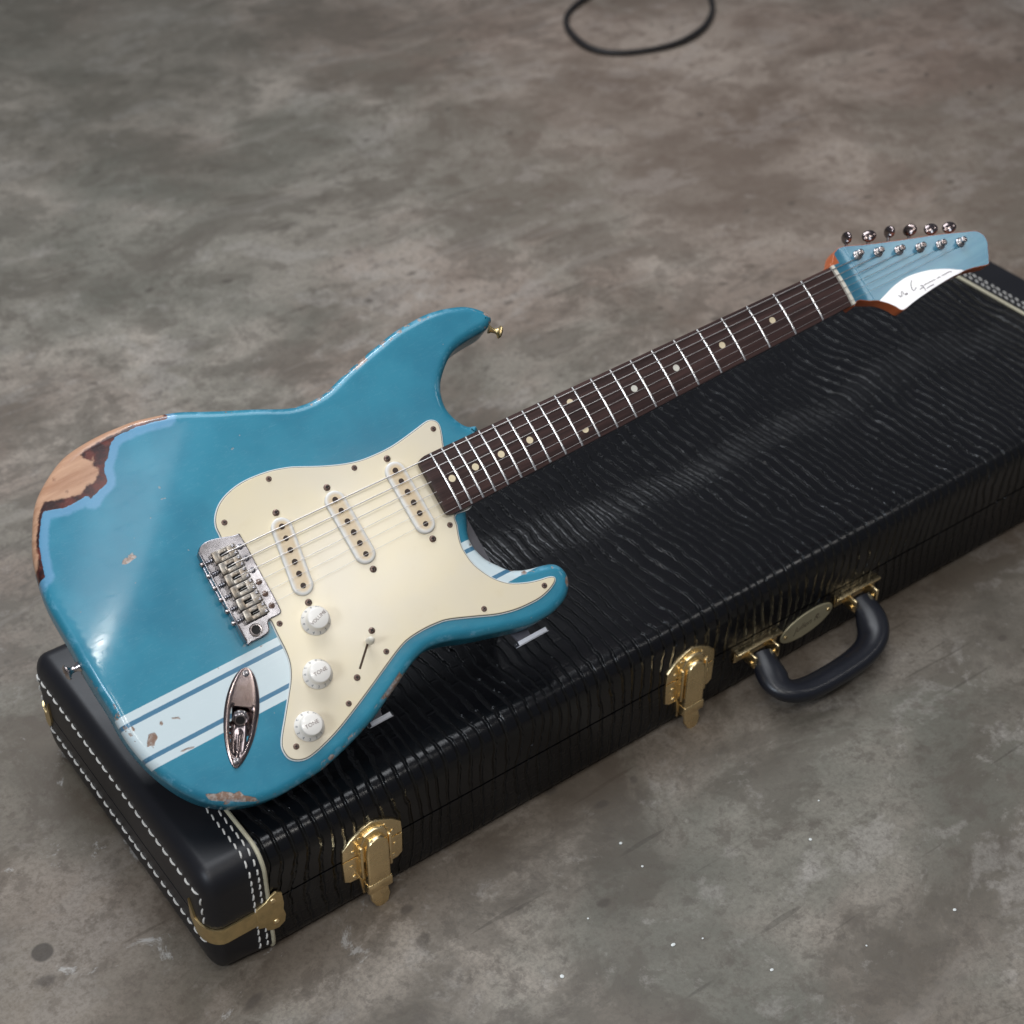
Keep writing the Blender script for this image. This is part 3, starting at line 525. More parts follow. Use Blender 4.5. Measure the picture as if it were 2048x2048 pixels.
for y in (9.0, W_ - 9.0): stitches([rb((0, y, z), 1.3) for z in np.linspace(44, 106, 12)], 12, 9, 0.9)
for xx in (41.0, 48.0, 1195.5, 1203.0):
    stitches(profile(xx, 1.3, 14, 14), 9.4, 6.9, 0.85)
# latches on the front face (local frame: x across, y out of the face, z up)
def make_latch():
    lt = bpy.data.objects.new("latch", None); COL.objects.link(lt); lt.parent = case
    f = lambda p: (p[0] / 1000, p[1] / 1000, p[2] / 1000)
    def xz(P, y0, y1, bev=0.8, name=None, mat=M_gold):
        m = plate([(a * 1.10, b) for a, b in P], 0, y0 - y1, bev, 2); m.v = [(v[0], y0 - v[2], v[1]) for v in m.v]
        return m
    m = xz([(-27, 80), (-19, 89), (-8, 96), (0, 98.5), (8, 96), (19, 89), (27, 80), (27.5, 66.5), (-27.5, 66.5)], 0, -2.2); m.build("latch_plate", M_gold, lt, f=f)
    m = xz([(-27.5, 65), (-27, 40), (-22, 36), (-14, 36), (-11, 12), (11, 12), (14, 36), (22, 36), (27, 40), (27.5, 65)], 0, -2.2); m.build("latch_plate", M_gold, lt, f=f)
    m = xz([(-13, 82), (-9, 90), (0, 93), (9, 90), (13, 82), (13, 58), (-13, 58)], -2.0, -6.5, 1.4); m.build("hasp", M_gold, lt, f=f)
    m = xz([(-10.5, 70), (-9.5, 79), (-5.5, 84.5), (0, 86), (5.5, 84.5), (9.5, 79), (10.5, 70), (10.5, 28), (-10.5, 28)], -6.0, -11.5, 2.0); m.build("lever", M_gold, lt, f=f)
    for sx_ in (-14.5, 14.5):
        m = MB(); m.box(sx_ - 1.5, sx_ + 1.5, -8.5, -2, 40, 80, 0.9); m.build('guide_rail', M_gold, lt, f=f)
    m = MB(); m.box(-12.5, 12.5, -12.5, -2, 19, 31, 1.6); m.build("lever_hinge", M_gold, lt, f=f)
    m = plate([(-8.5, 20), (-9.5, 8), (-6, 1), (0, -2), (6, 1), (9.5, 8), (8.5, 20)], 0, 2.5, 1.1, 2); m.v = [(v[0], -6 - v[2] - (20 - v[1]) * 0.25, v[1]) for v in m.v]; m.build("thumb_tab", M_gold, lt, f=f)
    for (a, b, r) in ((-20, 74, 2.3), (20, 74, 2.3), (-22, 56, 2.0), (22, 56, 2.0), (-20, 42, 2.4), (20, 42, 2.4), (-13, 87, 1.8), (13, 87, 1.8)):
        m = MB(); m.lathe([(r, 0), (r * 0.9, r * 0.45), (r * 0.5, r * 0.75), (0.1, r * 0.85)], (a, -2.0, b), (0, -1, 0), 12); m.build("rivet", M_gold, lt, f=f)
    return lt
lt = make_latch(); lt.location = CF((156, 0, 0)); lt['label'] = "brass latch nearer the stitched leather end"
l2 = copyobj(lt, case, CF((517, 0, 0))); l2['label'] = "brass latch beside the handle"
# name plate
npo = plate([(36 * math.cos(a), 15.5 * math.sin(a)) for a in np.linspace(0, 2 * math.pi, 64, endpoint=False)], 0, 1.4, 0.9, 3)
tilt = math.radians(7)
def NPF(v): return CF((675.5 + v[0] * math.cos(tilt) - v[1] * math.sin(tilt), -0.3 - v[2], 42.5 + v[0] * math.sin(tilt) + v[1] * math.cos(tilt)))
npl = npo.build("name_plate", M_plate, case, f=NPF)
for sx_ in (-29.5, 29.5):
    m = MB(); m.lathe([(2.4, 0), (2.0, 0.9), (0.1, 1.3)], (sx_, 0, 1.2), (0, 0, 1), 12); m.build("plate_screw", M_agold, npl, f=NPF)
def text_mesh(body, size, shear=0.0, extrude=0.0002):
    cu = bpy.data.curves.new("t", 'FONT'); cu.body = body; cu.size = size; cu.align_x = 'CENTER'; cu.align_y = 'CENTER'; cu.extrude = extrude; cu.shear = shear; cu.resolution_u = 3
    o = bpy.data.objects.new("t", cu); COL.objects.link(o); dg = bpy.context.evaluated_depsgraph_get()
    me = o.evaluated_get(dg).to_mesh(); vs = [v.co.copy() for v in me.vertices]; fs = [tuple(p.vertices) for p in me.polygons]
    bpy.data.objects.remove(o); bpy.data.curves.remove(cu); return vs, fs
vs, fs = text_mesh("Julien R.", 11.0, 0.4, 0.15)
mk("engraved_name", [NPF((v.x, v.y, 1.45 + v.z * 0.5)) for v in vs], fs, M_eng, npl, False)
# handle
hd = bpy.data.objects.new("handle", None); COL.objects.link(hd); hd.parent = case; hd.location = (0, 0, 0)
def tube_path(P, step, sm_=2):
    # 3D catmull through P
    P = [Vector(p) for p in P]; out = []
    for i in range(len(P) - 1):
        p0 = P[max(i - 1, 0)]; p1 = P[i]; p2 = P[i + 1]; p3 = P[min(i + 2, len(P) - 1)]; n = max(2, int((p2 - p1).length / step))
        for k in range(n):
            t = k / n; out.append(0.5 * ((2 * p1) + (-p0 + p2) * t + (2 * p0 - 5 * p1 + 4 * p2 - p3) * t * t + (-p0 + 3 * p1 - 3 * p2 + p3) * t ** 3))
    out.append(P[-1]); return out
HP = tube_path([(604, -10, 47), (601, -22, 42.5), (599, -34, 37), (600, -44, 32), (606, -52, 28.5), (618, -56.5, 26), (635, -58.5, 25), (655, -59, 25), (675, -58.5, 25), (695, -57, 25.5), (712, -53.5, 27), (725, -47.5, 30), (734, -38, 34.5), (740, -25, 41), (742, -10, 47)], 3)
nH = len(HP); rr = [12.5 + 3.8 * sm(min(i, nH - 1 - i) / 10) for i in range(nH)]
mb = MB(); mb.tube(HP, [r * 0.66 for r in rr], 20, rv=rr, up=(0, 0.42, 1)); mb.build("grip", M_grip, hd, f=CF, angle=60)
mb = MB()
for sgn in (1,):
    mb.tube([Vector(p) + Vector((0, -0.5, -rr[i] * 0.64)) for i, p in enumerate(HP)], 1.0, 6, up=(0, 0, 1))
mb.build("grip_seam", M_lea, hd, f=CF)
for xc in (604, 742):
    mn = MB(); mn.box(xc - 29, xc + 29, -2.4, 0.6, 44, 60, 0.8); a = mn.build("handle_mount", M_gold, hd, f=CF)
    mn = MB(); mn.box(xc - 29, xc + 29, -9, -1.5, 57.5, 60.2, 0.6); mn.build("mount_flange", M_gold, a, f=CF)
    for sg in (-1, 1):
        mn = MB(); mn.box(xc + sg * 15 - 1.4, xc + sg * 15 + 1.4, -19, -2, 42, 57, 0.7); mn.build("mount_ear", M_gold, a, f=CF)
        mn = MB(); mn.lathe([(3.2, 0), (2.9, 1.4), (0.1, 2.2)], (xc + sg * 23, -2.2, 51), (0, -1, 0), 14); mn.build("rivet", M_gold, a, f=CF)
    mn = MB(); mn.lathe([(2.4, -18), (2.4, 18)], (xc, -14, 46.5), (1, 0, 0), 12); mn.build("hinge_pin", M_gold, a, f=CF)
# corner brackets wrapping the case at the seam
def bracket(y_near, nm_label):
    br = bpy.data.objects.new("corner_bracket", None); COL.objects.link(br); br.parent = case; br['label'] = nm_label
    path = [(0.0, 30.0 if y_near else W_ - 30.0)] ; 
    m = MB(); vs = []; fs = []
    loop = [(0, y) for y in sub(30, 0, 12)] + [(xv, 0) for xv in sub(0, 20, 8)[1:]] + [(xv, 0) for xv in sub(20, 43, 4)[1:]]
    def rowz(i):
        a, b = 48.0, 66.0
        if i < 3: b = 66 + (3 - i) * 6.0; a = 48 + (3 - i) * 4
        return a, b
    for i, (xv, yv) in enumerate(loop):
        yy = yv if y_near else W_ - yv; a, b = rowz(i)
        for z, off in ((a, 1.0), (a, 3.0), (b, 3.0), (b, 1.0)): vs.append(rb((xv, yy, z), off)[0])
    for i in range(len(loop) - 1):
        for k in range(4): q = (i * 4 + k, i * 4 + (k + 1) % 4, (i + 1) * 4 + (k + 1) % 4, (i + 1) * 4 + k); fs.append(q)
    fs.append((0, 1, 2, 3)); e = (len(loop) - 1) * 4; fs.append((e, e + 1, e + 2, e + 3))
    m.add(vs, fs); m.build("bracket_strap", M_agold, br, f=CF, angle=30)
    y0 = -1.3 if y_near else W_ + 1.3; sg = -1 if y_near else 1
    pl = plate([(41, 44), (47, 41), (49, 36), (54, 33), (60, 32), (66, 36), (67.5, 44), (66, 52), (67, 60), (66, 74), (61, 78), (55, 76), (51, 72), (47, 70), (41, 68)], 0, 2.2, 0.8, 2)
    pl.v = [(v[0], y0 + sg * v[2], v[1]) for v in pl.v]; pl.build("bracket_plate", M_agold, br, f=CF)
    for (a, b) in ((57, 70), (58, 42)):
        m = MB(); m.lathe([(3.0, 0), (2.6, 1.2), (0.1, 2.0)], (a, y0 + sg * 2.1, b), (0, sg, 0), 12); m.build("bracket_rivet", M_gold, br, f=CF)
bracket(True, "dull brass corner bracket at the near front corner"); bracket(False, "dull brass corner bracket at the far back corner")

# ================================================================== the guitar
GR_ = Matrix(GR); GM = GR_.to_4x4(); org = Vector(GT) + GR_ @ (Vector(G0) / 1000)
guitar = thing("electric_guitar", "worn blue electric guitar with cream pickguard propped on the black case", "electric guitar", org, mat=GM)
guitar.matrix_world = Matrix.Translation(org) @ GM
def GF(p): return ((p[0] - G0[0]) / 1000, (p[1] - G0[1]) / 1000, (p[2] - G0[2]) / 1000)
def gw(p): return GR_ @ (Vector(p) / 1000) + Vector(GT)
TOP, BACK = -11.0, -56.0
def drop(x, y):
    nx, ny = -198 / 292.3, 215 / 292.3
    s = np.maximum(0, (x + 585) * nx + (y - 138) * ny); return 0.24 * s * s / (s + 60)
JC = np.array([-707.0, -98.5]); JU = np.array([-0.558, -0.830]); JV = np.array([0.830, -0.558])
def hwid(u):
    t = (u + 41.5) / 83.0; t = min(max(t, 0), 1)
    return 14.3 * (math.sin(math.pi * t ** 0.86) ** 0.56) if 0 < t < 1 else 0
O = ccw(resample(BODY, 2.6, smooth=3))
vs = []; fs = []; n = len(O); RT = 8.0; RBt = 9.0; rings = []
for k in range(7):
    a = math.pi / 2 * k / 6; rings.append((inset(O, RT * (1 - math.sin(a))), -RT * (1 - math.cos(a)), 1))
for t in (0.33, 0.66): rings.append((O, t, 2))
for k in range(7):
    a = math.pi / 2 * k / 6; rings.append((inset(O, RBt * (1 - math.cos(a))), BACK + RBt - RBt * math.sin(a), 3))
alldep = []
for A, z, kd in rings:
    dr = drop(A[:, 0], A[:, 1])
    if kd == 1: zz = TOP - dr + z
    elif kd == 2: zt = TOP - drop(O[:, 0], O[:, 1]) - RT; zz = zt + (BACK + RBt - zt) * z
    else: zz = np.full(n, z)
    for q in range(n): vs.append((A[q, 0], A[q, 1], zz[q])); alldep.append(TOP - dr[q] - zz[q])
nr = len(rings)
for i in range(nr - 1):
    for k in range(n): fs.append(((i + 1) * n + k, (i + 1) * n + (k + 1) % n, i * n + (k + 1) % n, i * n + k))
RB_ = rings[-1][0]; gb = np.array([(a, c) for a in np.arange(-800, -330, 14.0) for c in np.arange(-170, 172, 14.0)]); gb = gb[sdist(gb[:, 0], gb[:, 1], RB_) > 5]
co, ed, fc, *_ = geometry.delaunay_2d_cdt([Vector(p) for p in RB_] + [Vector(p) for p in gb], [], [list(range(n))], 1, 1e-5)
b = len(vs)
for p in co: vs.append((p.x, p.y, BACK)); alldep.append(40.0)
for f in fc:
    a_ = (co[f[1]].x - co[f[0]].x) * (co[f[2]].y - co[f[0]].y) - (co[f[1]].y - co[f[0]].y) * (co[f[2]].x - co[f[0]].x)
    fs.append(tuple(b + i for i in (f if a_ < 0 else f[::-1])))
R0 = rings[0][0]; poly = [Vector((p[0], p[1])) for p in R0]
gx = []; st = 5.0; yy = -175.0; row = 0
while yy < 175:
    xx = -805.0 + (row % 2) * st / 2
    while xx < -330: gx.append((xx, yy)); xx += st
    yy += st * 0.866; row += 1
ex = [(a, c) for a in np.arange(-796, -735, 1.6) for c in np.arange(-124, -52, 1.6)]
gx = np.array([g for g in gx if not (-797.5 < g[0] < -733.5 and -125.5 < g[1] < -50.5)] + ex); sd = sdist(gx[:, 0], gx[:, 1], R0); gx = gx[sd > 1.2]
co, ed, fc, *_ = geometry.delaunay_2d_cdt(poly + [Vector(p) for p in gx], [], [list(range(n))], 1, 1e-5)
b = len(vs)
for p in co:
    d = float(drop(p.x, p.y)); vs.append((p.x, p.y, TOP - d)); alldep.append(0.0)
for f in fc:
    cx = np.mean([[co[i].x, co[i].y] for i in f], axis=0) - JC
    if abs(cx @ JU - 3) < 26 and abs(cx @ JV) < min(9, hwid(cx @ JU) - 4): continue
    f = list(f)
    a_ = (co[f[1]].x - co[f[0]].x) * (co[f[2]].y - co[f[0]].y) - (co[f[1]].y - co[f[0]].y) * (co[f[2]].x - co[f[0]].x)
    fs.append(tuple(b + i for i in (f if a_ > 0 else f[::-1])))
bm = bmesh.new(); ldep = bm.verts.layers.float.new('dep'); bv = [bm.verts.new(GF(v)) for v in vs]
for v_, d_ in zip(bv, alldep): v_[ldep] = d_
for f in fs:
    try: bm.faces.new([bv[i] for i in f])
    except ValueError: pass
bmesh.ops.remove_doubles(bm, verts=bm.verts, dist=0.00002)
for f in bm.faces: f.smooth = True
me = bpy.data.meshes.new("body"); bm.to_mesh(me); bm.free()
XY = np.array([v.co[:] for v in me.vertices]) * 1000 + np.array(G0)
def setattrf(me, name, arr):
    a = me.attributes.get(name) or me.attributes.new(name, 'FLOAT', 'POINT'); a.data.foreach_set('value', arr.astype(np.float32))
setattrf(me, 'wo', sdist(XY[:, 0], XY[:, 1], WOODO)); setattrf(me, 'wi', sdist(XY[:, 0], XY[:, 1], WOODI))
chd = np.full(len(XY), -99.0)
for c_ in CHIPS: chd = np.maximum(chd, sdist(XY[:, 0], XY[:, 1], c_))
setattrf(me, 'chip', chd)
me.materials.append(M_blue); body = bpy.data.objects.new("body", me); COL.objects.link(body); body.parent = guitar
# pickguard: three plies
pgo = PG + [[-649, 37], [-652, 30], [-652, -30], [-649, -38]] + PG2 + [[-440, -26], [-438, 24]]
PGc = ccw(resample(pgo, 1.5, smooth=1))
p0 = plate(PGc, TOP + 0.02, TOP + 1.0, 0.35, 2).build("pickguard", M_wply, guitar, f=GF); p0['label'] = "white lower ply of the pickguard"
plate(inset(PGc, 1.0), TOP + 0.9, TOP + 1.5, 0).build("dark_ply", M_ply, p0, f=GF)
plate(inset(PGc, 1.45), TOP + 1.4, TOP + 2.3, 0.45, 2).build("cream_top_ply", M_pg, p0, f=GF)
PT = TOP + 2.3
def screw(name, x, y, z, r, parent, mat=M_rust, h=0.9, ang=None, cross=True):
    m = MB(); m.lathe([(r, -0.6), (r, 0.1), (r * 0.85, h * 0.7), (r * 0.45, h), (r * 0.3, h * 0.9)], (x, y, z), (0, 0, 1), 16)
    o = m.build(name, mat, parent, f=GF)
    if cross:
        a = random.uniform(0, 1.5) if ang is None else ang; m = MB()
        for k in (0, 1):
            c, s = math.cos(a + k * math.pi / 2), math.sin(a + k * math.pi / 2); w, l = r * 0.14, r * 0.55
            m.add([(x + c * l - s * w, y + s * l + c * w, z + h * 1.02), (x - c * l - s * w, y - s * l + c * w, z + h * 1.02), (x - c * l + s * w, y - s * l - c * w, z + h * 1.02 + 0.01 * k), (x + c * l + s * w, y + s * l - c * w, z + h * 1.02 + 0.01 * k)], [(0, 1, 2, 3)])
        m.build("cross_slot", M_dark, o, smooth=False, f=GF) if parent is guitar else None
    return o
for x, y in SCREWS: screw("pickguard_screw", x, y, PT, 2.6, guitar)
# pickups
def pickup(cx, cy, vx, vy, lab):
    u = Vector((vx, vy, 0)).normalized(); w = Vector((-u.y, u.x, 0))
    hl, hw = 35.0, 9.3; st_ = [(hl - hw + hw * math.cos(a), hw * math.sin(a)) for a in np.linspace(-math.pi / 2, math.pi / 2, 20)] + [(-(hl - hw) - hw * math.cos(a), -hw * math.sin(a)) for a in np.linspace(-math.pi / 2, math.pi / 2, 20)]
    A = ccw(np.array(st_)); nn = len(A); vs = []; fs = []; rim = []
    prof = [(0, -0.3, 0), (0, 2.0, 0.3), (0.35, 2.8, 0.8), (1.1, 3.2, 1.5), (2.2, 3.3, 2.6), (4.0, 3.3, 4.2), (6.5, 3.3, 6.5), (8.9, 3.3, 9)]
    for ins, z, rm in prof:
        B = inset(A, ins)
        for p in B: vs.append((cx + u.x * p[0] + w.x * p[1], cy + u.y * p[0] + w.y * p[1], PT + z)); rim.append(rm)
    for i in range(len(prof) - 1):
        for k in range(nn): fs.append((i * nn + k, i * nn + (k + 1) % nn, (i + 1) * nn + (k + 1) % nn, (i + 1) * nn + k))
    fs.append(tuple((len(prof) - 1) * nn + k for k in range(nn)))
    pu = mk("pickup", [GF(v) for v in vs], fs, M_cover, guitar); pu['label'] = lab; setattrf(pu.data, 'rim', np.array(rim))
    for i in range(6):
        t = (i - 2.5) * 10.7; m = MB(); hh = (0.5, 1.1, 1.3, 1.0, 0.4, 0.9)[i]
        m.lathe([(2.45, 0), (2.45, hh - 0.2), (2.2, hh), (0.1, hh)], (cx + u.x * t, cy + u.y * t, PT + 3.3), (0, 0, 1), 18); m.build("pole_piece", M_pole, pu, f=GF)
for nm, (a, b_) in (("neck pickup with yellowed cover", (0, 1)), ("middle pickup with yellowed cover", (2, 3)), ("slanted bridge pickup with yellowed cover", (4, 5))):
    A_, B_ = PSCREWS[a], PSCREWS[b_]; cx, cy = (A_[0] + B_[0]) / 2, (A_[1] + B_[1]) / 2 + 0.6
    pickup(cx, cy, A_[0] - B_[0], A_[1] - B_[1], nm)
for x, y in PSCREWS: screw("pickup_screw", x, y, PT, 3.1, guitar, h=1.9)
# knobs
ink_ang = math.radians(33)
for (kx, ky), word, rot in zip(KNB, ("VOLUME", "TONE", "TONE"), (0.30, 0.05, 0.02)):
    m = MB(); m.lathe([(12.7, 0.3), (12.7, 1.2), (12.3, 1.8), (9.9, 4.6), (9.5, 5.2), (9.2, 12.4), (8.9, 13.3), (8.2, 13.7), (0.1, 13.8)], (kx, ky, PT), (0, 0, 1), 48)
    kn = m.build("control_knob", M_white, guitar, f=GF, angle=50); kn['label'] = {"VOLUME": "white volume knob nearest the bridge pickup"}.get(word, "white tone knob in the middle" if kx > -650 else "white tone knob lowest on the pickguard")
    vs, fs = text_mesh(word, 4.3 if word == "VOLUME" else 4.6, 0, 0.03); c, s = math.cos(rot), math.sin(rot)
    mk("printed_word", [GF((kx + v.x * c - v.y * s, ky + v.x * s + v.y * c, PT + 13.95 + v.z)) for v in vs], fs, M_ink, kn, False)
    for d in range(10):
        vs, fs = text_mesh(str(d + 1), 3.5, 0, 0.03); a = rot + math.radians(-60 - d * 29); ca, sa = math.cos(a), math.sin(a)
        out_ = []
        for v in vs:
            rr_ = 11.1 + v.y * 0.75; tt = -v.x; zz = 1.8 + (12.3 - rr_) * 1.167 + 0.12 + v.z
            out_.append(GF((kx + rr_ * ca - tt * sa * -1, ky + rr_ * sa + tt * ca * -1, PT + zz)))
        mk("skirt_number", out_, fs, M_tick, kn, False)
# switch
(sx0, sy0), (sx1, sy1), (a0, a1), (b0, b1) = SW
screw("switch_screw", sx0, sy0, PT, 2.9, guitar, h=1.7); screw("switch_screw", sx1, sy1, PT, 2.9, guitar, h=1.2)
dv = Vector((sx1 - sx0, sy1 - sy0, 0)).normalized(); wv_ = Vector((-dv.y, dv.x, 0)); cc = Vector((sx0, sy0, 0)).lerp(Vector((sx1, sy1, 0)), 0.5)
sl = [cc + dv * s1 * 13.5 + wv_ * s2 * 0.95 for s1, s2 in ((-1, -1), (1, -1), (1, 1), (-1, 1))]
mk("switch_slot", [GF((p.x, p.y, PT + 0.06)) for p in sl], [(0, 1, 2, 3)], simple("brown_slot", (0.055, 0.028, 0.012), 0.6), guitar, False)
tp = cc - dv * 9.5; ax = Vector((0.10, 0.08, 1.0))
m = MB(); m.lathe([(1.0, 0), (1.0, 4)], (tp.x, tp.y, PT), ax, 10); stt = m.build("selector_switch", M_tarn, guitar, f=GF)
m = MB(); m.lathe([(2.1, 3.0), (3.2, 5.5), (3.3, 8), (2.6, 12.5), (2.0, 14), (0.1, 14.5)], (tp.x, tp.y, PT), ax, 20, sx=1.15, sy=0.85); m.build("switch_tip", M_bone, stt, f=GF, angle=60)
# jack plate (recessed boat)
def jpt(u, v, z): q = JC + JU * u + JV * v; return (q[0], q[1], z)
NU, NV = 56, 26; vs = []; fs = []
for i in range(NU + 1):
    t = i / NU; u = -41.5 + 83 * (0.5 - 0.5 * math.cos(math.pi * t)); hw_ = max(hwid(u), 0.05)
    for j in range(NV + 1):
        s_ = math.sin(math.pi / 2 * (-1 + 2 * j / NV)); v = s_ * hw_; z = 1.6 - 1.4 * abs(s_) ** 10
        lim = 9.2 * math.sqrt(max(0.0, 1 - ((u - 2) / 31.0) ** 2)) if u > -8 else 0
        if lim > 0 and abs(v) < lim:
            e = 1 - (abs(v) / lim) ** 4; z -= 0.3 + (9.5 * max(0, 1 - (u + 8) / 36.0)) * e + 1.0 * e + (0.9 if abs(v) < 1.6 and u > 10 else 0) * -2.0 * e
        vs.append(jpt(u, v, TOP + z))
for i in range(NU):
    for j in range(NV): a = i * (NV + 1) + j; fs.append((a, a + NV + 1, a + NV + 2, a + 1)[::-1])
jp = mk("jack_plate", [GF(v) for v in vs], fs, M_jack, guitar, True, 60)
ja = Vector((JU[0] * 0.55, JU[1] * 0.55, 0.84))
m = MB(); m.lathe([(7.4, -2), (7.4, 1.0), (6.6, 1.8), (5.6, 1.9), (5.4, 3.4), (4.8, 4.0), (3.6, 4.0), (3.3, 2.5)], jpt(-0.5, 0.0, TOP - 5.6), ja, 6 * 5); m.build("jack_nut", M_nick, jp, f=GF)
m = MB(); m.lathe([(3.4, 0), (3.4, 3.4)], jpt(-0.5, 0.0, TOP - 5.6), ja, 18); m.build("jack_hole", M_dark, jp, f=GF)
for uu in (-36.5, 35.5): q = jpt(uu, 0, 0); m = MB(); m.lathe([(3.0, 0), (2.6, 0.8), (1.0, 1.1)], (q[0], q[1], TOP + 1.5), (0, 0, 1), 16); m.build("jack_screw", M_tarn, jp, f=GF)
# bridge
BZ = TOP + 4.0
bo = [(-675, 38), (-640, 38.8), (-636.3, 35), (-636, 0), (-636, -33), (-639, -37.5), (-650, -38), (-652, -44), (-656, -47.5), (-671, -47.5), (-675, -42)]
br = plate(resample(bo, 1.2, smooth=2), TOP + 0.3, BZ, 0.9, 3).build("bridge", M_tarn, guitar, f=GF); br['label'] = "worn vintage tremolo bridge"
m = MB(); m.box(-676.6, -674.6, -46, 38, TOP + 0.5, BZ + 7.5, 0.6); m.build("bridge_rear_wall", M_tarn, br, f=GF)
SY = [27.5 - 11.0 * i for i in range(6)]
for i, y in enumerate(SY):
    sz = BZ + 4.2 + (1.3 - abs(i - 2.5) * 0.35); xb, xf = -667.5 + (i % 2) * 0.6 - (0.8 if i > 2 else 0), -646.5 + (0.7 if i in (0, 1) else 0)
    ms = MB(); cyl = 5.2
    # bent steel saddle: top plate with slot, front lip and rear fold
    def bx(*a, bev=0.35): ms.box(*a, bev)
    bx(xb, xb + 4.4, y - cyl, y + cyl, BZ + 0.3, sz + 3.0, bev=0.8)
    bx(xb + 3.0, xb + 6.5, y - cyl, y + cyl, sz - 1.0, sz + 1.2)
    bx(xb + 6.0, xb + 14.2, y - cyl, y - 1.5, sz - 1.0, sz + 1.2); bx(xb + 6.0, xb + 14.2, y + 1.5, y + cyl, sz - 1.0, sz + 1.2)
    bx(xb + 13.8, xf, y - cyl, y + cyl, sz - 1.0, sz + 1.0, bev=0.5)
    sd_ = ms.build("saddle", M_sad, br, f=GF, smooth=True, angle=40)
    mm = MB(); mm.box(xb + 5.5, xb + 14.4, y - 1.8, y + 1.8, BZ + 0.1, BZ + 0.6); mm.build("string_slot", M_dark, br, f=GF, smooth=False)
    for dy in (-3.1, 3.1):
        mm = MB(); mm.lathe([(1.3, -4), (1.3, 1.3), (0.9, 1.5), (0.7, 0.6)], (xf - 2.2, y + dy, sz + 0.7), (0, 0, 1), 12); mm.build("height_screw", M_tarn, br, f=GF)
    mm = MB(); mm.lathe([(2.2, 0), (2.2, 2.4), (1.6, 3.0)], (-676.6, y, BZ + 3.8), (-1, 0, 0.1), 14); mm.build("intonation_screw", M_nick, br, f=GF)
    hel = [(-674.5 + k * 0.36, y + 1.9 * math.cos(k * 1.05), BZ + 3.4 + 1.9 * math.sin(k * 1.05)) for k in range(20)]
    mm = MB(); mm.tube(hel, 0.4, 5); mm.tube([(-675, y, BZ + 3.4), (-666, y, BZ + 3.4)], 0.9, 6); mm.build("intonation_spring", M_tarn, br, f=GF)
    q = (-641.5, y * 1.02, BZ)
    mm = MB(); mm.lathe([(2.9, -0.4), (2.5, 0.7), (1.1, 1.0), (0.8, 0.5)], q, (0, 0, 1), 14); mm.build("mounting_screw", M_rust if i > 2 else M_tarn, br, f=GF)
hx, hy = BHOLE[0]
m = MB(); m.lathe([(5.6, -1.5), (5.6, 0.8), (4.9, 1.5), (3.9, 1.6), (3.6, 0.8)], (hx, hy - 1.0, BZ), (0, 0, 1), 28); ho = m.build("tremolo_arm_socket", M_nick, br, f=GF)
m = MB(); m.lathe([(3.7, 0), (3.7, 0.9)], (hx, hy - 1.0, BZ), (0, 0, 1), 20); m.build("socket_hole", M_dark, br, f=GF)
# neck and fretboard
def hwid_n(x): return 1.014 * (42 + (56 - 42) * (-x) / 455.0) / 2
def crown(x, y): return (hwid_n(x) ** 2 - y * y) / 368.0
def FX(nf): return -648 * (1 - 2 ** (-nf / 12))
xsn = [2.0 - i * 12 for i in range(38)] + [-452.0, -461.0, -465.0, -467.5, -468.8]
vs = []; fs = []; NY = 14
for xv in xsn:
    h = hwid_n(max(xv, -455)); 
    if xv < -461: h *= {-465.0: 0.975, -467.5: 0.93, -468.8: 0.86}[xv]
    for j in range(NY + 1): y = h * (-1 + 2 * j / NY); vs.append((xv, y, -1.0 + (hwid_n(xv) ** 2 - y * y) / 368.0 * (0.7 if xv < -468 else 1)))
    vs.append((xv, h, -6.5)); vs.append((xv, -h, -6.5))
m_ = NY + 3
for i in range(len(xsn) - 1):
    for k in range(m_): fs.append((i * m_ + k, i * m_ + (k + 1) % m_, (i + 1) * m_ + (k + 1) % m_, (i + 1) * m_ + k))
fs.append(tuple(range(m_))[::-1]); fs.append(tuple((len(xsn) - 1) * m_ + k for k in range(m_)))
fb = mk("fretboard", [GF(v) for v in vs], fs, M_rose, guitar, True, 40)
# neck shaft
vs = []; fs = []; NK = 18; xk = [6.0 - i * 20 for i in range(22)] + [-428.0, -438.0]
for xv in xk:
    h = hwid_n(min(xv, 0)) - 0.15; dep_ = 15.0 if xv > -380 else 17 + 6 * sm((-380 - xv) / 30)
    for k in range(NK + 1):
        a = math.pi * k / NK; ex = 1.0; vs.append((xv, h * math.cos(a), -6.3 - dep_ * (math.sin(a) ** 0.8)))
m_ = NK + 1
for i in range(len(xk) - 1):
    for k in range(m_): fs.append((i * m_ + k, i * m_ + (k + 1) % m_, (i + 1) * m_ + (k + 1) % m_, (i + 1) * m_ + k)[::-1])
fs.append(tuple(range(m_))); fs.append(tuple((len(xk) - 1) * m_ + k for k in range(m_))[::-1])
nk = mk("neck", [GF(v) for v in vs], fs, M_amb, guitar, True, 40)
for i in range(1, 22):
    x = FX(i); h = hwid_n(x) - 0.5; P = [(x, h * (-1 + 2 * k / 12), -1.0 + crown(x, h * (-1 + 2 * k / 12)) + 0.25) for k in range(13)]
    m = MB(); m.tube([(p[0], p[1], p[2] - (0.35 if k in (0, 12) else 0)) for k, p in enumerate(P)], 1.0, 8, rv=1.25, up=(0, 0, 1)); m.build("fret", M_fret, fb, f=GF, angle=60)
